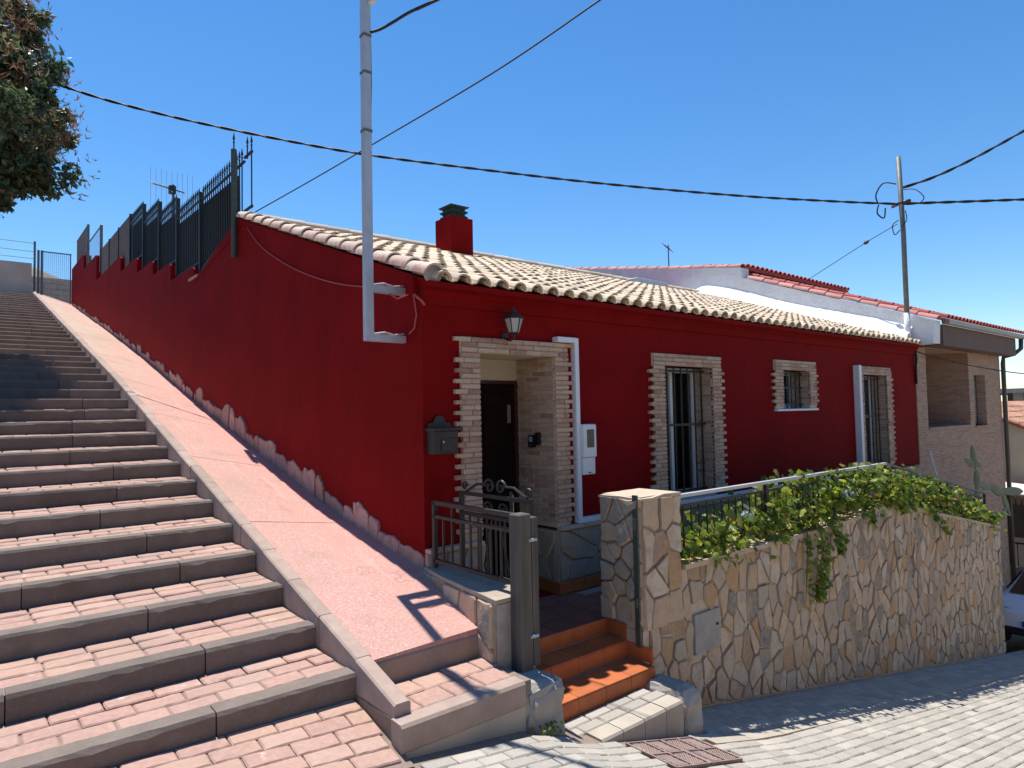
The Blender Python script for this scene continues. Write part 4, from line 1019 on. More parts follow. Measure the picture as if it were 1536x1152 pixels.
# railing on the garden wall
def rtop(x): return interp(x, [(1.86, .42), (6.55, .42), (10.7, -.36)])
gr = thing('railing', 'black railing with grey handrail on top of the stone garden wall', 'railing', (6, GY+.06, -.1))
RY = GY+.05
part(MB().bar((1.86, RY, .42), (6.55, RY, .42), .05, .03), gr, 'handrail', M['galv']); part(MB().bar((6.55, RY, .42), (10.7, RY, -.36), .05, .03), gr, 'handrail', M['galv_dark'])
part(MB().bar((1.86, RY, .33), (6.55, RY, .33), .025, .02), gr, 'rail', M['iron']); part(MB().bar((6.55, RY, .33), (10.7, RY, -.45), .025, .02), gr, 'rail', M['iron'])
part(MB().bar((1.86, RY, -.08), (6.55, RY, -.06), .025, .02), gr, 'rail', M['iron']); part(MB().bar((6.55, RY, -.06), (10.7, RY, -.84), .025, .02), gr, 'rail', M['iron'])
for x in (1.88, 3.45, 5.0, 6.55, 8.6, 10.7): part(MB().bar((x, RY, wtop(x)-.02), (x, RY, rtop(x)), .035), gr, 'post', M['iron'])
x = 2.0
while x < 10.65:
    part(MB().bar((x, RY, rtop(x)-.49), (x, RY, rtop(x)-.09), .013), gr, 'bar', M['iron']); x += .125

# sloping soil bed behind the wall
pb = thing('planting_bed', 'narrow bed of soil behind the garden wall', 'planter', (6, -.7, -.6), kind='structure')
m = MB().grid([[(x, y, min(ZF+.02, wtop(x)-.35) if x > 6.4 else -.38) for x in (2.4, 4, 6.39, 7, 9, 11.38)] for y in (-.99, -.62 )]); m.grid([[(x, y, min(ZF+.02, wtop(x)-.3)) for x in (6.4, 7, 9, 11.38)] for y in (-.62, -.06)])
part(m, pb, 'soil', M['soil'])
part(MB().box((2.4, -.63, ZF), (6.4, -.60, -.34)), pb, 'edging', M['mortar_grey'])

# ------------------------------------------------------------------ fixtures on the house
ml = thing('mailbox', 'black metal mailbox with crest on the red wall left of the door', 'mailbox', (.155, 0, .86))
part(MB().cbox((.03, -.13, .86), (.28, -.002, 1.08), .006), ml, 'box', M['mailbox'])
part(MB().cbox((.015, -.145, 1.06), (.295, -.002, 1.095), .008), ml, 'lid', M['mailbox'])
crest = [(.03, 1.095), (.28, 1.095), (.27, 1.13), (.22, 1.14), (.20, 1.185), (.155, 1.205), (.11, 1.185), (.09, 1.14), (.04, 1.13)]
part(MB().prism([(a, -.03, b) for a, b in crest][::-1], (0, .012, 0)), ml, 'crest', M['mailbox'])
part(MB().cbox((.10, -.137, .88), (.265, -.129, 1.0), .003), ml, 'flap', M['mailbox']); part(MB().tube([(.12, -.142, .97), (.12, -.13, .97)], .010), ml, 'lock', M['chrome'])
lt = thing('wall_lantern', 'small black wall lantern with frosted panes above the doorway', 'lantern', (.93, -.15, 1.93))
LC = (.93, -.16, 0)
part(MB().lathe([(.03, 1.955), (.052, 1.965), (.055, 1.975)], LC, 6), lt, 'base', M['iron'])
part(MB().lathe([(.05, 1.976), (.088, 2.105)], LC, 6), lt, 'glass', M['milk'])
part(MB().lathe([(.098, 2.105), (.10, 2.115), (.07, 2.15), (.03, 2.17), (.03, 2.18), (.008, 2.19), (.012, 2.205), (.002, 2.225)], LC, 6), lt, 'cap', M['iron'])
fr = MB()
for k in range(6):
    t = 2*math.pi*k/6+math.pi/6; fr.bar((LC[0]+.052*math.cos(t), LC[1]+.052*math.sin(t), 1.972), (LC[0]+.091*math.cos(t), LC[1]+.091*math.sin(t), 2.108), .008)
part(fr, lt, 'frame', M['iron'], kind='stuff'); part(MB().tube([(LC[0], LC[1], 1.96), (LC[0], LC[1], 1.93), (LC[0], -.10, 1.905), (LC[0], -.02, 1.93)], .012), lt, 'arm', M['iron'])
part(MB().cbox((LC[0]-.04, -.022, 1.87), (LC[0]+.04, -.001, 1.99), .006), lt, 'wall_plate', M['iron'])
mt = thing('meter_box', 'white plastic meter box with small window beside the cable trunking', 'meter box', (2.0, 0, .54))
part(MB().cbox((1.905, -.085, .545), (2.085, -.001, .725), .006), mt, 'lower_case', M['pvc']); part(MB().cbox((1.90, -.105, .725), (2.09, -.001, 1.075), .01), mt, 'upper_case', M['pvc'])
part(MB().cbox((1.95, -.109, .83), (2.055, -.104, 1.02), .002), mt, 'window', simple('meter_window', (.10,.095,.06), (.14,.13,.09), 8, .2, .05)); part(MB().cbox((1.985, -.09, .56), (2.02, -.084, .572), .001), mt, 'marking', M['black'])
ic = thing('intercom', 'grey and black door intercom on the brick reveal', 'intercom', (1.56, .32, .84))
part(MB().cbox((1.535, .275, .84), (1.572, .365, .97), .005), ic, 'case', M['black']); part(MB().cbox((1.531, .295, .90), (1.536, .345, .955), .001), ic, 'panel', M['galv']); part(MB().tube([(1.530, .32, .87), (1.537, .32, .87)], .012), ic, 'button', M['chrome'])
ic = thing('doorbell', 'slim black video doorbell beside the intercom on the brick reveal', 'doorbell', (1.56, .22, .87)); part(MB().cbox((1.527, .195, .865), (1.572, .25, 1.0), .008), ic, 'case', M['black']); part(MB().tube([(1.524, .222, .97), (1.53, .222, .97)], .012), ic, 'lens', M['carglass'])
jb = thing('junction_box', 'small red painted junction box with cables near the house corner', 'junction box', (-.03, .08, 2.3))
part(MB().cbox((-.06, .04, 2.28), (-.001, .13, 2.43), .004), jb, 'box', M['red']); part(MB().tube([(-.03, .08, 2.28), (-.02, .05, 2.1), (-.02, .09, 1.98), (-.03, .16, 1.94)], .008), jb, 'drop_cable', M['salmon'])
part(MB().tube([(-.04, .05, 2.28), (-.05, -.02, 2.24), (-.03, -.05, 2.21), (-.0, -.06, 2.17)], .011), jb, 'corner_cable', M['salmon']); part(MB().tube([(-.05, .12, 2.29), (-.10, .24, 2.26), (-.16, .29, 2.31), (-.2, .3, 2.36)], .008), jb, 'loop_cable', M['salmon'])
# galvanised pole with two wall brackets
cpz = thing('bracket_pole', 'tall galvanised pole fixed to the red side wall by two arms', 'pole', (-.36, .30, 1.88))
part(MB().box((-.395, .265, 1.87), (-.325, .335, 5.42)), cpz, 'pole', M['galv'])
for z in (2.34, 1.90): part(MB().box((-.325, .268, z-.032), (.01, .332, z+.032)), cpz, 'arm', M['galv'])
for z in (3.75, 4.28, 4.62): part(MB().box((-.40, .26, z-.012), (-.32, .34, z+.012)), cpz, 'clamp', M['galv_dark'])
part(MB().tube([(-.315, .30, 4.64), (-.31, .30, 4.2), (-.318, .30, 3.9)], .010), cpz, 'cable', M['rubber'])
part(MB().bar((-.34, .28, 4.93), (.02, -.30, 5.32), .05, .05), cpz, 'top_arm', M['galv'])
for z in (2.34, 1.90): part(MB().tube([(-.31, .29, z+.035), (-.22, .262, z+.05), (-.12, .262, z+.03), (-.02, .27, z+.05)], .008), cpz, 'tie_wire', M['galv'])

# ------------------------------------------------------------------ cables
def crom(pts, n=8):
    V = [Vector(p) for p in pts]; out = []
    for i in range(len(V)-1):
        p0 = V[max(i-1, 0)]; p1 = V[i]; p2 = V[i+1]; p3 = V[min(i+2, len(V)-1)]
        for k in range(n): t = k/n; out.append(.5*((2*p1)+(p2-p0)*t+(2*p0-5*p1+4*p2-p3)*t*t+(3*p1-p0-3*p2+p3)*t**3))
    return out+[V[-1]]
def cable(pts, r, name, lab, mat='rubber', twist=False, cat='cable', on=0):
    pts = [np.array(p, float) for p in pts]
    if on:
        d = pts[-1]-pts[-2]; d = d/np.linalg.norm(d); pts += [pts[-1]+d*on*.5, pts[-1]+d*on]
    V = [Vector(p) for p in pts]; out = []
    for i in range(len(V)-1):                 # catmull-rom
        p0 = V[max(i-1, 0)]; p1 = V[i]; p2 = V[i+1]; p3 = V[min(i+2, len(V)-1)]
        n = 10 if not twist else max(10, int((p2-p1).length/.06))
        for k in range(n):
            t = k/n; out.append(.5*((2*p1)+(p2-p0)*t+(2*p0-5*p1+4*p2-p3)*t*t+(3*p1-p0-3*p2+p3)*t**3))
    out.append(V[-1])
    if not twist: o = MB().tube(out, r, 6).obj(name, M[mat], smooth=True); tag(o, lab, cat); return o
    o = thing(name, lab, cat, tuple(V[0])); L = 0
    for ph in (0, math.pi):
        L = 0; q = []
        for i, p in enumerate(out):
            if i: L += (p-out[i-1]).length
            a = L*2*math.pi/.8+ph; q.append(p+Vector((0, math.cos(a)*r*.8, math.sin(a)*r*.8)))
        part(MB().tube(q, r, 6), o, 'strand', M[mat], True)
    return o
PA = (11.32, .13)
V_ = lambda pts, a, b: [on_vertical(p, a, b) for p in pts]
cable(V_([(40, 112), (70, 121), (160, 150), (280, 180), (420, 209), (550, 232), (720, 254), (900, 275), (1100, 293), (1250, 302), (1347, 306)], PA, (-2.6, 9.3)), .015, 'power_cable', 'thick twisted black cable running from the tree to the roof pole', twist=True)
cable(V_([(1347, 306), (1400, 304), (1460, 302), (1540, 299), (1600, 296)], PA, (18, -5)), .017, 'power_cable', 'twisted black cable leaving the roof pole level over the brick house', twist=True, on=14)
cable(V_([(1349, 283), (1400, 266), (1460, 238), (1540, 194), (1600, 160)], PA, (17, -6)), .018, 'power_cable', 'black cable rising steeply from the roof pole above the street', twist=True, on=14)
o = cable(V_([(1346, 336), (1305, 360), (1258, 390), (1205, 424)], PA, (12.6, 9)), .007, 'stay_wire', 'thin stay wire with insulator running back from the roof pole')
ip = on_vertical((1303, 361), PA, (12.6, 9)); iq = on_vertical((1296, 366), PA, (12.6, 9)); part(MB().tube([ip, (np.array(ip)+np.array(iq))/2, iq], [.02, .045, .02], 8), o, 'insulator', M['black'])
cable(V_([(383, 318), (480, 263), (560, 216), (740, 109), (900, 0), (990, -62)], (.2, 4.8), (1.6, -3.2)), .008, 'phone_wire', 'thin straight wire rising from the gable peak into the sky', on=14)
cable(V_([(553, 49), (570, 44), (590, 33), (615, 18), (655, 0), (720, -30)], (-.33, .29), (1.2, -4)), .013, 'pole_cable', 'black cable tied to the galvanised pole near its top', on=14)
cable([onx(p, -.018) for p in [(371, 342), (392, 370), (430, 397), (470, 415), (510, 426), (546, 430)]], .008, 'wall_cable', 'pale red cable sagging across the red side wall', 'salmon')
cable(V_([(1374, 527), (1400, 535), (1440, 545), (1500, 556), (1540, 561), (1580, 565)], (11.5, -.05), (18.5, -.8)), .012, 'facade_cable', 'black cable crossing the front of the brick house', on=14)
cable([(11.36, -.03, 2.30), (11.37, -.05, 2.12), (11.35, -.04, 1.95), (11.38, -.03, 1.62)], .022, 'drop_cable', 'dark cable drop at the edge of red facade and brick pier')
up = thing('utility_pole', 'thin weathered metal pole standing on the roof edge by the white parapet', 'pole', (11.33, .06, 2.5))
part(MB().tube([(11.30, .06, 3.02), (11.31, .06, 4.6), (11.33, .10, 6.19)], .048, 10), up, 'shaft', M['galv_dark'], True); part(MB().tube([(11.30, .055, 2.40), (11.30, .06, 3.03)], .055, 10), up, 'painted_foot', M['white'], True)
part(MB().tube([(11.2, -.12, 5.22), (11.3, .1, 5.24), (11.5, .3, 5.26)], .035, 8), up, 'cable_clamp', M['black'], True)
for pts in ([(1344, 276), (1325, 275), (1314, 292), (1317, 306)], [(1352, 285), (1372, 284), (1386, 296), (1378, 306)], [(1318, 307), (1316, 320), (1326, 327), (1328, 312)], [(1348, 330), (1339, 338), (1342, 352), (1350, 345)], [(1352, 340), (1360, 330), (1358, 316)]):
    part(MB().tube(crom([onx(p, 11.25) for p in pts]), .014 if pts[0][0] < 1346 else .009, 6), up, 'wire_loop', M['rubber'], True)

# ------------------------------------------------------------------ neighbouring brick house
B = thing('brick_house', 'brick house with red tiled roof, recessed balcony and white party wall', 'house', (14.2, .2, -3.6))
m = MB(); zt = 2.44
m.box((11.62, 0, -5), (12.0, 6, zt)); m.box((12.0, 0, -5), (14.62, .25, .70)); m.box((12.0, 0, 2.37), (14.62, 1.5, zt)); m.box((14.62, 0, -5), (14.95, 1.5, zt))
m.box((14.95, 0, -5), (15.80, .4, .70)); m.box((14.95, 0, 1.88), (15.80, .4, zt)); m.box((15.80, 0, -5), (17.02, 6, zt)); m.box((12.0, 1.5, -5), (14.95, 1.7, zt)); m.box((14.95, .401, -5), (15.8, .6, zt))
part(m, B, 'front_wall', M['brickwall'])
part(MB().box((11.402, -.02, -5), (11.619, 6, 2.40)), B, 'pier', M['brickwall']); part(MB().box((12.0, .25, .55), (14.62, 1.499, .70)), B, 'balcony_floor', M['kerb'])
part(MB().cbox((12.0, -.03, .70), (14.62, .26, .735), .005), B, 'balcony_sill', M['kerb'])
w = part(MB().box((14.95, .18, .70), (15.0, .26, 1.88)).box((15.75, .18, .70), (15.80, .26, 1.88)), B, 'window', M['pipe'])
for k in range(20): z = .72+k*.058; part(MB().cbox((15.0, .19, z), (15.75, .215, z+.052), .006), w, 'shutter_slat', M['shutter'])
part(MB().cbox((14.9, -.05, .67), (15.85, .2, .70), .005), B, 'window_sill', M['brickwall'])
part(MB().box((11.92, -.36, 2.38), (17.0, -.001, 2.80)), B, 'fascia', M['brownsoffit'])
part(MB().box((15.9, -.004, -2.9), (16.3, -.001, -1.6)), B, 'cellar_door', M['pipe'])  # flat dark-brown sheet, its colour standing in for a recess in shade
gm = MB(); pr = [(-.36, 2.88), (-.37, 2.80), (-.44, 2.78), (-.50, 2.80), (-.51, 2.88)]; gm.prism([(11.85, a, b) for a, b in pr], (5.45, 0, 0)); part(gm, B, 'gutter', M['gutter'])
part(MB().tube([(17.15, -.44, 2.8), (17.15, -.43, 2.55), (17.1, -.3, 2.42), (17.08, -.08, 2.36), (17.08, -.06, 2.2), (17.08, -.06, -4)], .05, 10), B, 'downpipe', M['pipe'], True)
def zb(y): return 2.90+.372*(y+.45)
rd = part(MB().prism([(11.7, -.48, zb(-.48)-.06), (11.7, -.48, zb(-.48)), (11.7, 3.9, zb(3.9)), (11.7, 3.9, zb(3.9)-.06)][::-1], (5.5, 0, 0)), B, 'roof', M['redtile'])
tm = MB(); SB = math.atan(.372); RB = Matrix.Rotation(SB-.03, 3, 'X'); bt = barrel(.43, .086, .071, seg=5)
for j in range(25):
    for c in range(13):
        y = -.50+c*.352*math.cos(SB)
        if y < 3.8: tm.add([RB@Vector(v)+Vector((11.8+.22*j, y, zb(y)+.02)) for v in bt.v], bt.f)
part(tm, rd, 'roof_tiles', M['redtile'], kind='stuff')
part(MB().box((11.75, 3.9, 2.4), (17.1, 10, 4.58)), B, 'upper_wall', M['white'])
def zu(y): return 4.66+.177*(y-3.75)
ru = part(MB().prism([(11.6, 3.72, zu(3.72)-.06), (11.6, 3.72, zu(3.72)), (11.6, 10.2, zu(10.2)), (11.6, 10.2, zu(10.2)-.06)][::-1], (5.7, 0, 0)), B, 'upper_roof', M['redtile'])
tm = MB(); RB = Matrix.Rotation(math.atan(.177)-.03, 3, 'X')
for j in range(26):
    for c in range(4):
        y = 3.68+c*.35; tm.add([RB@Vector(v)+Vector((11.7+.22*j, y, zu(y)+.015)) for v in bt.v], bt.f)
part(tm, ru, 'roof_tiles', M['redtile'], kind='stuff')
pw = [(-.35, 2.405), (-.37, 2.85), (1.6, 3.58), (3.68, 4.36), (3.72, 4.62), (5.88, 4.97), (9.96, 5.68), (10.2, 5.66), (10.2, 2.405)]
m = MB().prism([(11.401, a, b) for a, b in pw], (.36, 0, 0)); pwall = part(m, B, 'party_wall', M['white'])
fl = []
for y in np.linspace(.0, 5.6, 29):
    zz = zd(y) if y < 4.73 else zd(4.73)-.22*(y-4.73); wv = .06*math.sin(y*2.3)+.04*math.sin(y*5.1+1)
    fl.append([(10.92+wv+.12*max(0, (1-y)), y, zz+.055), (11.1+wv*.5, y, zz+.15+.02*math.sin(y*4)), (11.3, y, zz+.22+.03*math.sin(y*3+2)), (11.42, y, zz+.36+.04*math.sin(y*2.1))])
part(MB().grid(fl), pwall, 'flashing', M['white'], True)
vb = barrel(.42, .13, .115, h0=.09, h1=.08, th=.016, seg=8).mesh('coping_tile', M['pinktile'])
y = -.40
while y < 3.5: piece('coping_tile', vb, pwall, (11.58, y, interp(y, [(-.4, 2.86), (3.68, 4.38)])), (SB-.03, 0, 0)); y += .36
y = 3.75
while y < 9.8: piece('coping_tile', vb, pwall, (11.58, y, interp(y, [(3.72, 4.64), (5.88, 4.98), (9.96, 5.69)])), (.15, 0, 0)); y += .36

def antenna(x, y, z0, z1, lab, grid, s=1.0):
    o = thing('tv_antenna', lab, 'antenna', (x, y, z0), 'rooftop television antennas'); part(MB().tube([(x, y, z0), (x, y, z1)], .022*s, 6), o, 'mast', M['galv_dark'])
    bz = z1-.12*s; part(MB().bar((x-.45*s, y-.2*s, bz), (x+.25*s, y+.12*s, bz+.03), .02*s), o, 'boom', M['galv_dark'])
    for k in range(7):
        t = k/6; px, py = x-.45*s+.7*s*t, y-.2*s+.32*s*t; part(MB().tube([(px+.05*s, py-.11*s, bz-.10*s), (px-.05*s, py+.11*s, bz+.10*s)], .007*s, 5), o, 'element', M['galv_dark'])
    if grid:
        for k in range(9): part(MB().tube([(x-.42*s+.105*s*k, y+.15, bz-.45*s), (x-.42*s+.105*s*k, y+.15, bz+.45*s)], .005, 4), o, 'grid_wire', M['galv'])
        part(MB().box((x-.12, y-.1, bz-.12), (x+.05, y+.05, bz+.1)), o, 'amplifier', M['black'])
antenna(12.33, 6.5, 5.0, 5.88, 'small yagi antenna on the roof behind the white parapet', False, .8)
antenna(1.5, 15.35, 4.6, 7.85, 'grid antenna rising behind the spear-topped fence', True, 1.3)

# ------------------------------------------------------------------ top of the hill
hw = thing('retaining_wall', 'stained pale concrete wall at the head of the stairway', 'wall', (-3.5, 23.7, 5.6))
part(MB().box((-9, 23.6, 4.5), (-1.16, 23.9, 6.80)), hw, 'slab', M['concrete_old'])
tf = thing('wire_fence', 'bare wire fence on posts above the pale concrete wall', 'fence', (-3, 23.75, 6.8))
for x in (-1.07, -3.6, -6.1): part(MB().tube([(x, 23.75, 5.4), (x, 23.75, 7.62)], .035, 8), tf, 'post', M['galv_dark'])
for z in (7.55, 7.25, 7.0): part(MB().tube([(-6.1, 23.75, z+.03), (-1.07, 23.75, z)], .012, 5), tf, 'wire', M['galv_dark'])
tg = thing('mesh_gate', 'wire mesh gate closing the top of the ramp', 'gate', (-.45, 23.5, 5.35))
for x in (-.98, -.88): part(MB().box((x-.035, 23.46, 5.2), (x+.035, 23.54, 7.27)), tg, 'post', M['galv_dark'])
for z in (7.24, 5.42): part(MB().bar((-.88, 23.5, z), (-.0, 23.5, z), .035), tg, 'rail', M['galv_dark'])
part(MB().bar((-.03, 23.5, 5.42), (-.03, 23.5, 7.24), .035), tg, 'stile', M['galv_dark']); part(MB().box((-.88, 23.5, 5.42), (-.03, 23.503, 7.24)), tg, 'wire_mesh', M['wiremesh'])
rw = thing('block_wall', 'weathered grey block wall seen through the mesh gate', 'wall', (-.3, 27, 5.6))
for r in range(7):
    for c in range(7): part(MB().cbox((-2.0+.42*c+(.2 if r % 2 else 0), 26.6, 5.35+.22*r), (-1.59+.42*c+(.2 if r % 2 else 0), 26.8, 5.565+.22*r), .008), rw, 'block', M['concrete'])
hl = MB(); rows = []
for i in range(14):
    x = -6+i*1.1; rows.append([(x, 29+j*1.2, 5.2+max(0, 3.25*math.exp(-((x+.6)/3.2)**2)*math.sin(math.pi*j/6))+random.uniform(-.06, .06)) for j in range(7)])
tag(hl.grid(rows).obj('earth_mound', M['hill'], smooth=True), 'dark earth mound rising behind the block wall', 'mound', kind='structure')
part(MB().grid([[(-9, 23.0, 5.40), (XK0, 23.0, 5.40)], [(-9, 24, 5.42), (XK0, 24, 5.42)]]).grid([[(XK0, 23.4, 5.44), (.3, 23.4, 5.41)], [(XK0, 28, 5.5), (.3, 28, 5.5)]]), rm, 'top_landing', M['ramp'])

# ------------------------------------------------------------------ far right: gable house, concrete frame, awning, car
fh = thing('beige_house', 'beige rendered house with terracotta roof down the street', 'house', (22, 2, -5))
def zg(y): return .42+.46*y
part(MB().prism([(20, -.75, -6), (20, 5, -6), (20, 5, zg(1.7)-1.4), (20, 1.7, zg(1.7)-.05), (20, -.75, zg(-.75)-.05)], (9, 0, 0)), fh, 'walls', M['beige'])
rf = part(MB().prism([(19.85, -.95, zg(-.95)-.05), (19.85, -.95, zg(-.95)), (19.85, 1.7, zg(1.7)), (19.85, 5.2, zg(1.7)-1.5), (19.85, 5.2, zg(1.7)-1.56), (19.85, 1.7, zg(1.7)-.06)][::-1], (9.4, 0, 0)), fh, 'roof', M['redtile'])
tm = MB(); RB = Matrix.Rotation(math.atan(.46)-.03, 3, 'X')
for j in range(40):
    for c in range(8):
        y = -.98+c*.33; tm.add([RB@Vector(v)+Vector((19.95+.23*j, y, zg(y)+.02)) for v in bt.v], bt.f)
part(tm, rf, 'roof_tiles', simple('sunlit_clay_tile', (.52,.30,.19), (.42,.20,.13), 5, .8, .3, 60, .004, .25), kind='stuff')  # tan clay tiles, paler than the red deck below
part(MB().box((19.97, .3, -2.6), (20.0, 1.0, -1.5)), fh, 'window', M['pipe'])
cf = thing('unfinished_building', 'unfinished open concrete frame building far down the hill', 'building', (46, 7, -8))
part(MB().box((42, 2, 1.75), (54, 12, 2.0)), cf, 'roof_slab', M['concrete'])
for y in (2.6, 5.3, 8.2, 11.4):
    for x in (42.5, 48, 53.4): part(MB().box((x, y, -8), (x+.45, y+.45, 1.75)), cf, 'column', M['concrete'])
part(MB().box((42, 2, .2), (54, 12, .45)), cf, 'floor_slab', M['concrete']); part(MB().box((42, 2, -8), (54, 12, .0)), cf, 'lower_wall', M['beige'])
hl = MB(); rows = []
for i in range(30):
    a = math.radians(20+i*5.0); r = 420
    rows.append([(r*math.sin(a)*s, r*math.cos(a)*s, -14+hh*(10+6*math.sin(i*1.3)+4*math.sin(i*.57))) for s, hh in ((.8, 0), (1, 1), (1.2, .6))])
tag(hl.grid(rows).obj('far_hills', M['hill'], smooth=True), 'low hazy hills on the horizon beyond the village', 'hills', kind='structure')
aw = thing('awning', 'pale canvas awning with scalloped fringe beside the brick house', 'awning', (18.3, -.3, -1.1))
part(MB().prism([(17.25, .6, -1.0), (17.25, -.85, -1.12), (17.25, -.85, -1.15), (17.25, .6, -1.03)], (2.2, 0, 0)), aw, 'canopy', M['awning'])
for k in range(12):
    y0 = -.85+.12*k; z = -1.15+.08*(k/12); part(MB().prism([(17.25, y0, z), (17.25, y0+.11, z), (17.25, y0+.09, z-.20), (17.25, y0+.055, z-.23), (17.25, y0+.02, z-.20)], (.012, 0, 0)), aw, 'fringe_flap', simple('fringe', (.35,.19,.11), (.25,.13,.08), 30, .85))
for y in (-.8, .55):
    for x in (17.3, 19.4): part(MB().bar((x, y, -4.6), (x, y, -1.1), .05), aw, 'leg', M['iron'])
pr_ = thing('porch_wall', 'dark brick porch wall with railing under the awning', 'wall', (18.6, .5, -4.4))
part(MB().box((17.2, .62, -5), (19.6, .8, -1.0)), pr_, 'back_wall', M['pipe']); part(MB().box((17.5, -.7, -5), (17.65, .6, -2.95)), pr_, 'parapet', M['brickwall'])
for k in range(9): part(MB().bar((17.57, -.65+.15*k, -2.95), (17.57, -.65+.15*k, -2.35), .018), pr_, 'baluster', M['iron'])
part(MB().bar((17.57, -.7, -2.35), (17.57, .6, -2.35), .04), pr_, 'handrail', M['iron'])
# parked car
car = thing('parked_car', 'silver hatchback parked facing uphill behind the end of the stone wall', 'car', (14.3, -1.56, street_z(14.3)))
car.rotation_euler = (0, math.atan((street_z(16)-street_z(12.5))/3.5), math.pi)      # front looks to -x (uphill)
def cpart(mb, name, mat, parent=None, smooth=False): return mb.obj(name, M[mat], parent or car, smooth)
# local: +x front, z up, origin at ground mid-length
st_ = [(-2.0, .45, .80, .82, .70, .62), (-1.9, .28, .95, 1.30, .78, .60), (-1.5, .20, .98, 1.47, .85, .62), (-.8, .18, .97, 1.52, .88, .64), (0, .18, .95, 1.50, .88, .64), (.45, .18, .94, 1.40, .88, .62), (.95, .18, .93, 1.08, .87, .66), (1.15, .18, .92, .94, .86, .70), (1.6, .20, .86, .875, .82, .66), (1.9, .24, .74, .76, .74, .58), (2.02, .30, .62, .63, .62, .48)]
rows = []
for (x, zb_, zbelt, zr_, hw_, hr_) in st_:
    half = [(x, hw_*.80, zb_), (x, hw_*.97, zb_+.08), (x, hw_, (zb_+zbelt)/2), (x, hw_*.97, zbelt-.04), (x, hw_*.93, zbelt), (x, hr_, (zr_-zbelt)*.9+zbelt), (x, hr_*.8, zr_), (x, 0, zr_+.015)]
    rows.append(half+[(q[0], -q[1], q[2]) for q in half[-2::-1]])
m = MB().grid(rows); m.add(rows[-1], [tuple(range(15))]); m.add(rows[0], [tuple(range(15))[::-1]]); cpart(m, 'body', 'carpaint', None, True)
cpart(MB().add([(1.17, .68, .955), (1.17, -.68, .955), (.50, -.56, 1.425), (.50, .56, 1.425), (1.19, 0, .985), (.50, 0, 1.445)], [(0, 3, 5, 4), (4, 5, 2, 1)]), 'windscreen', 'carglass')
for s in (-1, 1):
    cpart(MB().add([(.80, s*.835, 1.0), (-1.5, s*.835, 1.02), (-1.35, s*.68, 1.40), (.35, s*.67, 1.38)], [(0, 1, 2, 3)]), 'side_window', 'carglass')
    h = cpart(MB().lathe([(.02, -.04), (.13, 0), (.15, .04), (.02, .10)], (0, 0, 0), 10, .55, 1.5), 'headlight', 'lamp'); h.location = (1.86, s*.60, .66); h.rotation_euler = (0, math.radians(55), s*.35)
    mi = cpart(MB().cbox((-.06, -.10, -.06), (.06, .10, .07), .02), 'mirror', 'carpaint'); mi.location = (.78, s*.96, 1.02)
    for x in (1.25, -1.25):
        wv = cpart(MB().lathe([(.18, -.10), (.29, -.10), (.31, -.06), (.31, .06), (.29, .10), (.18, .10)], (0, 0, 0), 24), 'wheel', 'tyre'); wv.location = (x, s*.76, .31); wv.rotation_euler = (math.pi/2, 0, 0)
        cpart(MB().lathe([(.05, -.105), (.19, -.09), (.19, .09), (.05, .105)], (0, 0, 0), 12), 'rim', 'galv', wv)
gl = cpart(MB().cbox((1.88, -.50, .53), (2.0, .50, .62), .01), 'grille', 'black'); cpart(MB().cbox((1.99, -.48, .565), (2.012, .48, .58), .003), 'grille_bar', 'chrome', gl); cpart(MB().cbox((1.93, -.56, .24), (2.05, .56, .38), .015), 'lower_grille', 'black')
pltt = cpart(MB().cbox((2.04, -.26, .40), (2.055, .26, .51), .003), 'number_plate', 'plate'); cpart(MB().box((2.054, -.26, .402), (2.058, -.21, .508)), 'blue_band', 'blue', pltt)

# ------------------------------------------------------------------ tree above the stairs
tr = thing('street_tree', 'broad tree with dark leaves and rusty clusters overhanging the stairs', 'tree', (-4.9, 9.3, 1.6))
tb = (-4.9, 9.3)
def limb(pts, r0, r1): n = len(pts); return MB().tube(pts, [r0+(r1-r0)*k/(n-1) for k in range(n)], 8)
part(limb([(-4.9, 9.3, 1.2), (-4.88, 9.28, 2.6), (-4.8, 9.3, 3.8), (-4.7, 9.25, 5.0)], .20, .13), tr, 'trunk', M['bark'], True)
blobs = [((-4.7, 9.3, 7.3), 2.1), ((-3.5, 9.1, 6.5), 1.35), ((-2.62, 9.0, 5.95), .88), ((-3.05, 8.9, 7.15), .98), ((-3.7, 9.0, 8.2), 1.2), ((-5.0, 9.4, 9.1), 1.6), ((-3.35, 8.9, 5.35), .72), ((-5.7, 8.7, 6.5), 1.5), ((-4.3, 8.5, 5.5), .95), ((-4.3, 10.2, 6.4), 1.2), ((-2.5, 9.1, 6.6), .62), ((-3.1, 8.8, 4.95), .38), ((-2.55, 9.0, 7.5), .5), ((-3.0, 9, 8.05), .55)]
blobs = [((c_[0]+.42, c_[1], c_[2]), r*1.06) for c_, r in blobs]+[((-2.75, 9.0, 5.15), .45), ((-2.2, 8.9, 5.55), .42), ((-3.3, 9.2, 9.2), .9), ((-2.5, 9, 8.3), .45), ((-2.25, 10.8, 7.0), .8), ((-2.3, 10.1, 6.7), .8), ((-2.8, 8.0, 6.3), .85), ((-3.4, 7.6, 6.8), 1.1)]
for c_, r in blobs[:11]:
    c_ = Vector(c_); part(limb([(-4.72, 9.26, 4.7), (Vector((-4.72, 9.26, 4.7))*.5+c_*.5)+Vector((random.uniform(-.2, .2), random.uniform(-.2, .2), -.25)), c_], .075, .018), tr, 'branch', M['bark'], True)
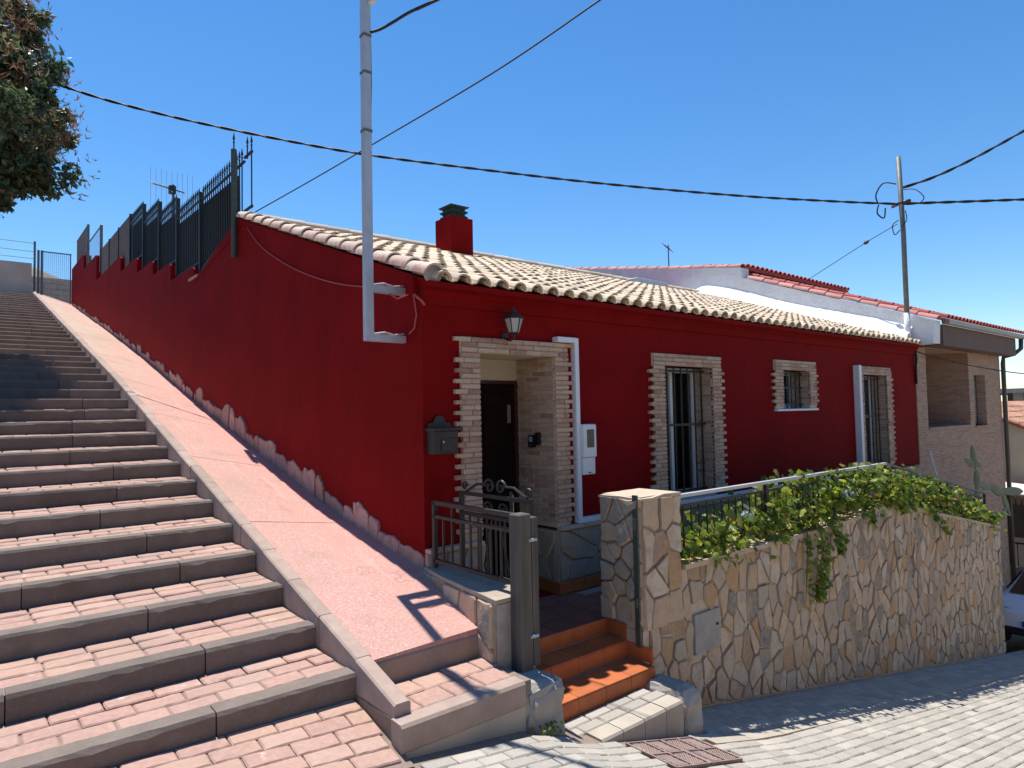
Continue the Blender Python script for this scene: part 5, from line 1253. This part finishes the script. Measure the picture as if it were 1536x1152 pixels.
def leafcloud(blobs, dens, size, shape, flat=.5):
    m = MB(); vs = []; fs = []
    for (c_, r) in blobs:
        n = int(dens*r**2*4); sub = [(Vector(c_)+Vector(rng.normal(size=3)).normalized()*r*(.45+.5*random.random()), r*random.uniform(.2, .36)) for _ in range(max(6, int(18*r)))]
        for k in range(n):
            sc, sr = random.choice(sub); p = sc+Vector(rng.normal(size=3)).normalized()*sr*(random.random()**.4)
            shape(m, p, size*random.uniform(.7, 1.3))
    return m
def leaf2(m, p, s):
    d = Vector(rng.normal(size=3)); d.z -= .5; d.normalize(); u = d.cross(Vector(rng.normal(size=3))).normalized(); nrm = d.cross(u)
    m.add([p, p+d*s*.5+u*s*.24+nrm*s*.06, p+d*s, p+d*s*.5-u*s*.24+nrm*s*.06], [(0, 1, 2), (0, 2, 3)])
def sprig(m, p, s):
    for _ in range(3):
        d = Vector(rng.normal(size=3)); d.z += .9; d.normalize(); u = d.cross(Vector(rng.normal(size=3))).normalized(); m.add([p-u*s*.12, p+u*s*.12, p+d*s*1.0], [(0, 1, 2)])
part(leafcloud(blobs, 620, .135, leaf2), tr, 'crown', M['treeleaf'], kind='stuff')
part(leafcloud([(c_, r*1.05) for c_, r in blobs], 75, .10, sprig), tr, 'flower_clusters', M['treeflower'], kind='stuff')

# ------------------------------------------------------------------ climbers on the garden wall
def vtop(x): return interp(x, [(1.9, -.02), (2.3, .06), (2.6, .14), (3.1, .12), (3.7, .28), (4.2, .40), (4.7, .33), (5.2, .33), (5.8, .38), (6.4, .34), (7, .25), (8, .08), (8.75, -.09), (9.6, -.36), (10.6, -.70), (11, -.85)])
def ivy(m, p, s):
    nrm = Vector((random.gauss(0, .6), -.55+random.gauss(0, .5), .75+random.gauss(0, .4))).normalized(); a = Vector(rng.normal(size=3)); a = (a-nrm*a.dot(nrm)); a.z -= .2; a.normalize(); b = nrm.cross(a)
    pts = [(0, 0), (.25, .42), (.42, .30), (.62, .46), (.68, .2), (1.0, 0), (.68, -.2), (.62, -.46), (.42, -.30), (.25, -.42)]
    vs = [p+a*s*(q[0]-.3)+b*s*q[1]+nrm*s*(.10*(q[0]-.5)**2-.14*abs(q[1])) for q in pts]+[p+a*s*.1+nrm*s*.02]
    m.add(vs, [(k, (k+1) % 10, 10) for k in range(10)])
def vine(x0, x1, dens, lab, trails, flowers, seed):
    random.seed(seed); o = thing('climbing_vine', lab, 'vine', ((x0+x1)/2, GY+.1, wtop((x0+x1)/2)), 'climbing plants on the garden wall'); m = MB(); sm = MB()
    n = int((x1-x0)*dens)
    for k in range(n):
        x = random.uniform(x0, x1); zt = vtop(x)+random.gauss(0, .04); zb_ = wtop(x)+.03; z = zb_+(zt-zb_)*random.random()**.8
        y = random.choice((random.uniform(GY-.10, GY+.12), random.uniform(GY, GY+.42))); r = random.uniform(.06, .15)
        for q in range(random.randint(9, 16)):
            p = Vector((x, y, z))+Vector((random.gauss(0, r), random.gauss(0, r*.7), random.gauss(0, r*.8)))
            if p.z < wtop(p.x)+.02 and p.y > GY-.04: p.z = wtop(p.x)+.02+random.random()*.05
            if p.z > vtop(p.x)+.10: continue
            ivy(m, p, random.choice((random.uniform(.04, .07), random.uniform(.07, .125))))
        if k % 4 == 0: sm.tube([(x+random.uniform(-.1, .1), GY+.2, zb_), (x, (GY+.15+y)/2, (zb_+z)/2), (x+random.uniform(-.05, .05), y, z+.05)], [.008, .006, .003], 5)
    for pts, w, nl in trails:
        P_ = [Vector(p) for p in pts]; sm.tube(P_, [.007]*(len(P_)-1)+[.002], 5)
        for k in range(nl):
            t = random.random()**.8*(len(P_)-1); i = min(int(t), len(P_)-2); p = P_[i].lerp(P_[i+1], t-i); ww = w*(1-.75*t/(len(P_)-1)); ivy(m, p+Vector((random.gauss(0, ww), -abs(random.gauss(0, .035))-.02, random.gauss(0, ww*.8))), random.uniform(.05, .10))
    part(m, o, 'foliage', M['vine'], kind='stuff'); part(sm, o, 'stems', M['vinestem'], kind='stuff')
    for c_ in flowers:
        fm = MB()
        for k in range(26):
            p = Vector(c_)+Vector(rng.normal(size=3))*.035; d = Vector((random.gauss(0, .5), -1, .5+random.gauss(0, .4))).normalized(); u = d.cross(Vector((0, 0, 1))).normalized(); v = d.cross(u)
            ring = [p+(u*math.cos(a)+v*math.sin(a))*.018 for a in [2*math.pi*q/5 for q in range(5)]]; fm.add(ring+[p-d*.006], [(q, (q+1) % 5, 5) for q in range(5)])
        part(fm, o, 'blossom', M['petal'], kind='stuff')
vine(1.95, 3.55, 40, 'low leafy climber on the wall beside the stone pillar', [], [(3.0, GY, .14)], 3)
vine(3.55, 6.3, 60, 'bushy climber with pale blue blossom and a long strand hanging down the wall', [
    ([(4.35, GY-.06, -.1), (4.42, GY-.09, -.35), (4.35, GY-.08, -.55), (4.3, GY-.07, -.75), (4.22, GY-.06, -.92)], .13, 150), ([(4.6, GY-.06, -.12), (4.75, GY-.08, -.3), (4.78, GY-.07, -.5)], .08, 70), ([(4.1, GY-.06, -.15), (4.05, GY-.07, -.55), (4.0, GY-.06, -.95)], .04, 30), ([(5.7, GY-.06, -.05), (5.75, GY-.07, -.3)], .06, 40)], [(4.98, GY-.10, .20)], 5)
vine(6.3, 11.0, 44, 'climber covering the sloping railing at the downhill end of the garden wall', [([(7.5, GY-.05, -.2), (7.9, GY-.08, -.45), (8.35, GY-.07, -.75)], .05, 60), ([(6.6, GY-.05, 0), (6.7, GY-.07, -.25)], .07, 50)], [], 8)
random.seed(21)
# potted grass tuft of leaves against the facade
# prickly pear at the end of the bed
pc = thing('prickly_pear', 'tall prickly pear cactus leaning out past the end of the stone wall', 'cactus', (11.15, -.95, -1.2))
def pad(a, b, w, parent=pc):
    a = Vector(a); b = Vector(b); d = (b-a); L = d.length; d.normalize(); side = d.cross(Vector((.35, 1, 0)).normalized()).normalized(); th = side.cross(d); m = MB(); rows = []
    for i in range(9):
        t = i/8; r = w*math.sin(math.pi*min(1, .06+.94*t))**.6*(.75+.35*t) if 0 < i < 8 else .012
        rows.append([a+d*L*t+side*r*math.cos(q)+th*r*.24*math.sin(q) for q in [2*math.pi*k/10 for k in range(11)]])
    m.grid([[tuple(v) for v in r] for r in rows]); part(m, parent, 'pad', M['cactus'], True)
cy = lambda p: ony(p, -.95)
seg = [((1462, 770), (1466, 730), .10), ((1466, 735), (1464, 704), .095), ((1464, 706), (1457, 668), .085), ((1463, 700), (1447, 688), .08), ((1460, 690), (1472, 700), .05), ((1466, 726), (1488, 732), .075), ((1484, 729), (1505, 742), .10), ((1502, 738), (1514, 768), .085), ((1500, 737), (1535, 737), .10), ((1510, 760), (1500, 778), .06), ((1511, 762), (1516, 774), .05), ((1462, 738), (1450, 742), .05)]
for a, b, w in seg: pad(cy(a), cy(b), w)
part(MB().tube([(11.15, -.95, -1.3), (11.2, -.95, -1.0), cy((1462, 765))], [.07, .07, .05], 8), pc, 'stem', M['vinestem'], True)
# stick leaning on the railing
cable([(9.55, -.9, .0), (9.72, -.75, .42)], .012, 'garden_stake', 'thin pale stake leaning above the railing in front of the last window', 'pvc', cat='stake')
# weed at the foot of the plinth
wdp = thing('weed', 'tiny green weed sprouting at the foot of the concrete plinth', 'weed', (-.13, -1.68, street_z(-.13))); m = MB()
for k in range(46): ivy(m, Vector((-.13+random.gauss(0, .05), -1.69+random.gauss(0, .03), street_z(-.13)+.01+random.random()*.05)), random.uniform(.015, .035))
part(m, wdp, 'foliage', M['vine'], kind='stuff')

# ------------------------------------------------------------------ unseen houses added behind the viewer to shape the fill light
for k, (xa, xb, hh, col) in enumerate(((-9.5, -2.2, 4.2, (.55,.46,.36)), (-2.15, 5.6, 5.0, (.52,.42,.32)), (5.65, 14, 4.6, (.56,.48,.38)))):
    zb_ = street_z((xa+xb)/2)-1.5
    o = thing('terraced_house', ['pale rendered house across the street, uphill of the stairs', 'tan house across the street from the stairs', 'ochre house across the street from the stone wall'][k], 'house', ((xa+xb)/2, -11, zb_))
    part(MB().box((xa, -17, zb_-1), (xb, -9.2, zb_+1.5+hh)), o, 'walls', simple('opposite_render_%d' % k, col, tuple(c*.85 for c in col), 2, .9))
    part(MB().box((xa-.05, -17.2, zb_+1.5+hh), (xb-.0, -8.8, zb_+1.75+hh)), o, 'roof', M['redtile'])
    for q in range(3):
        xc = xa+(xb-xa)*(q+.5)/3
        w = part(MB().box((xc-.5, -9.2, zb_+4.6), (xc+.5, -9.17, zb_+5.9)), o, 'window', M['shutter']); part(MB().box((xc-.4, -9.17, zb_+4.7), (xc+.4, -9.16, zb_+5.8)), w, 'pane', M['carglass'])
    part(MB().box((xa+1, -9.2, zb_+1.0), (xa+2, -9.16, zb_+3.6)), o, 'door', M['door'])
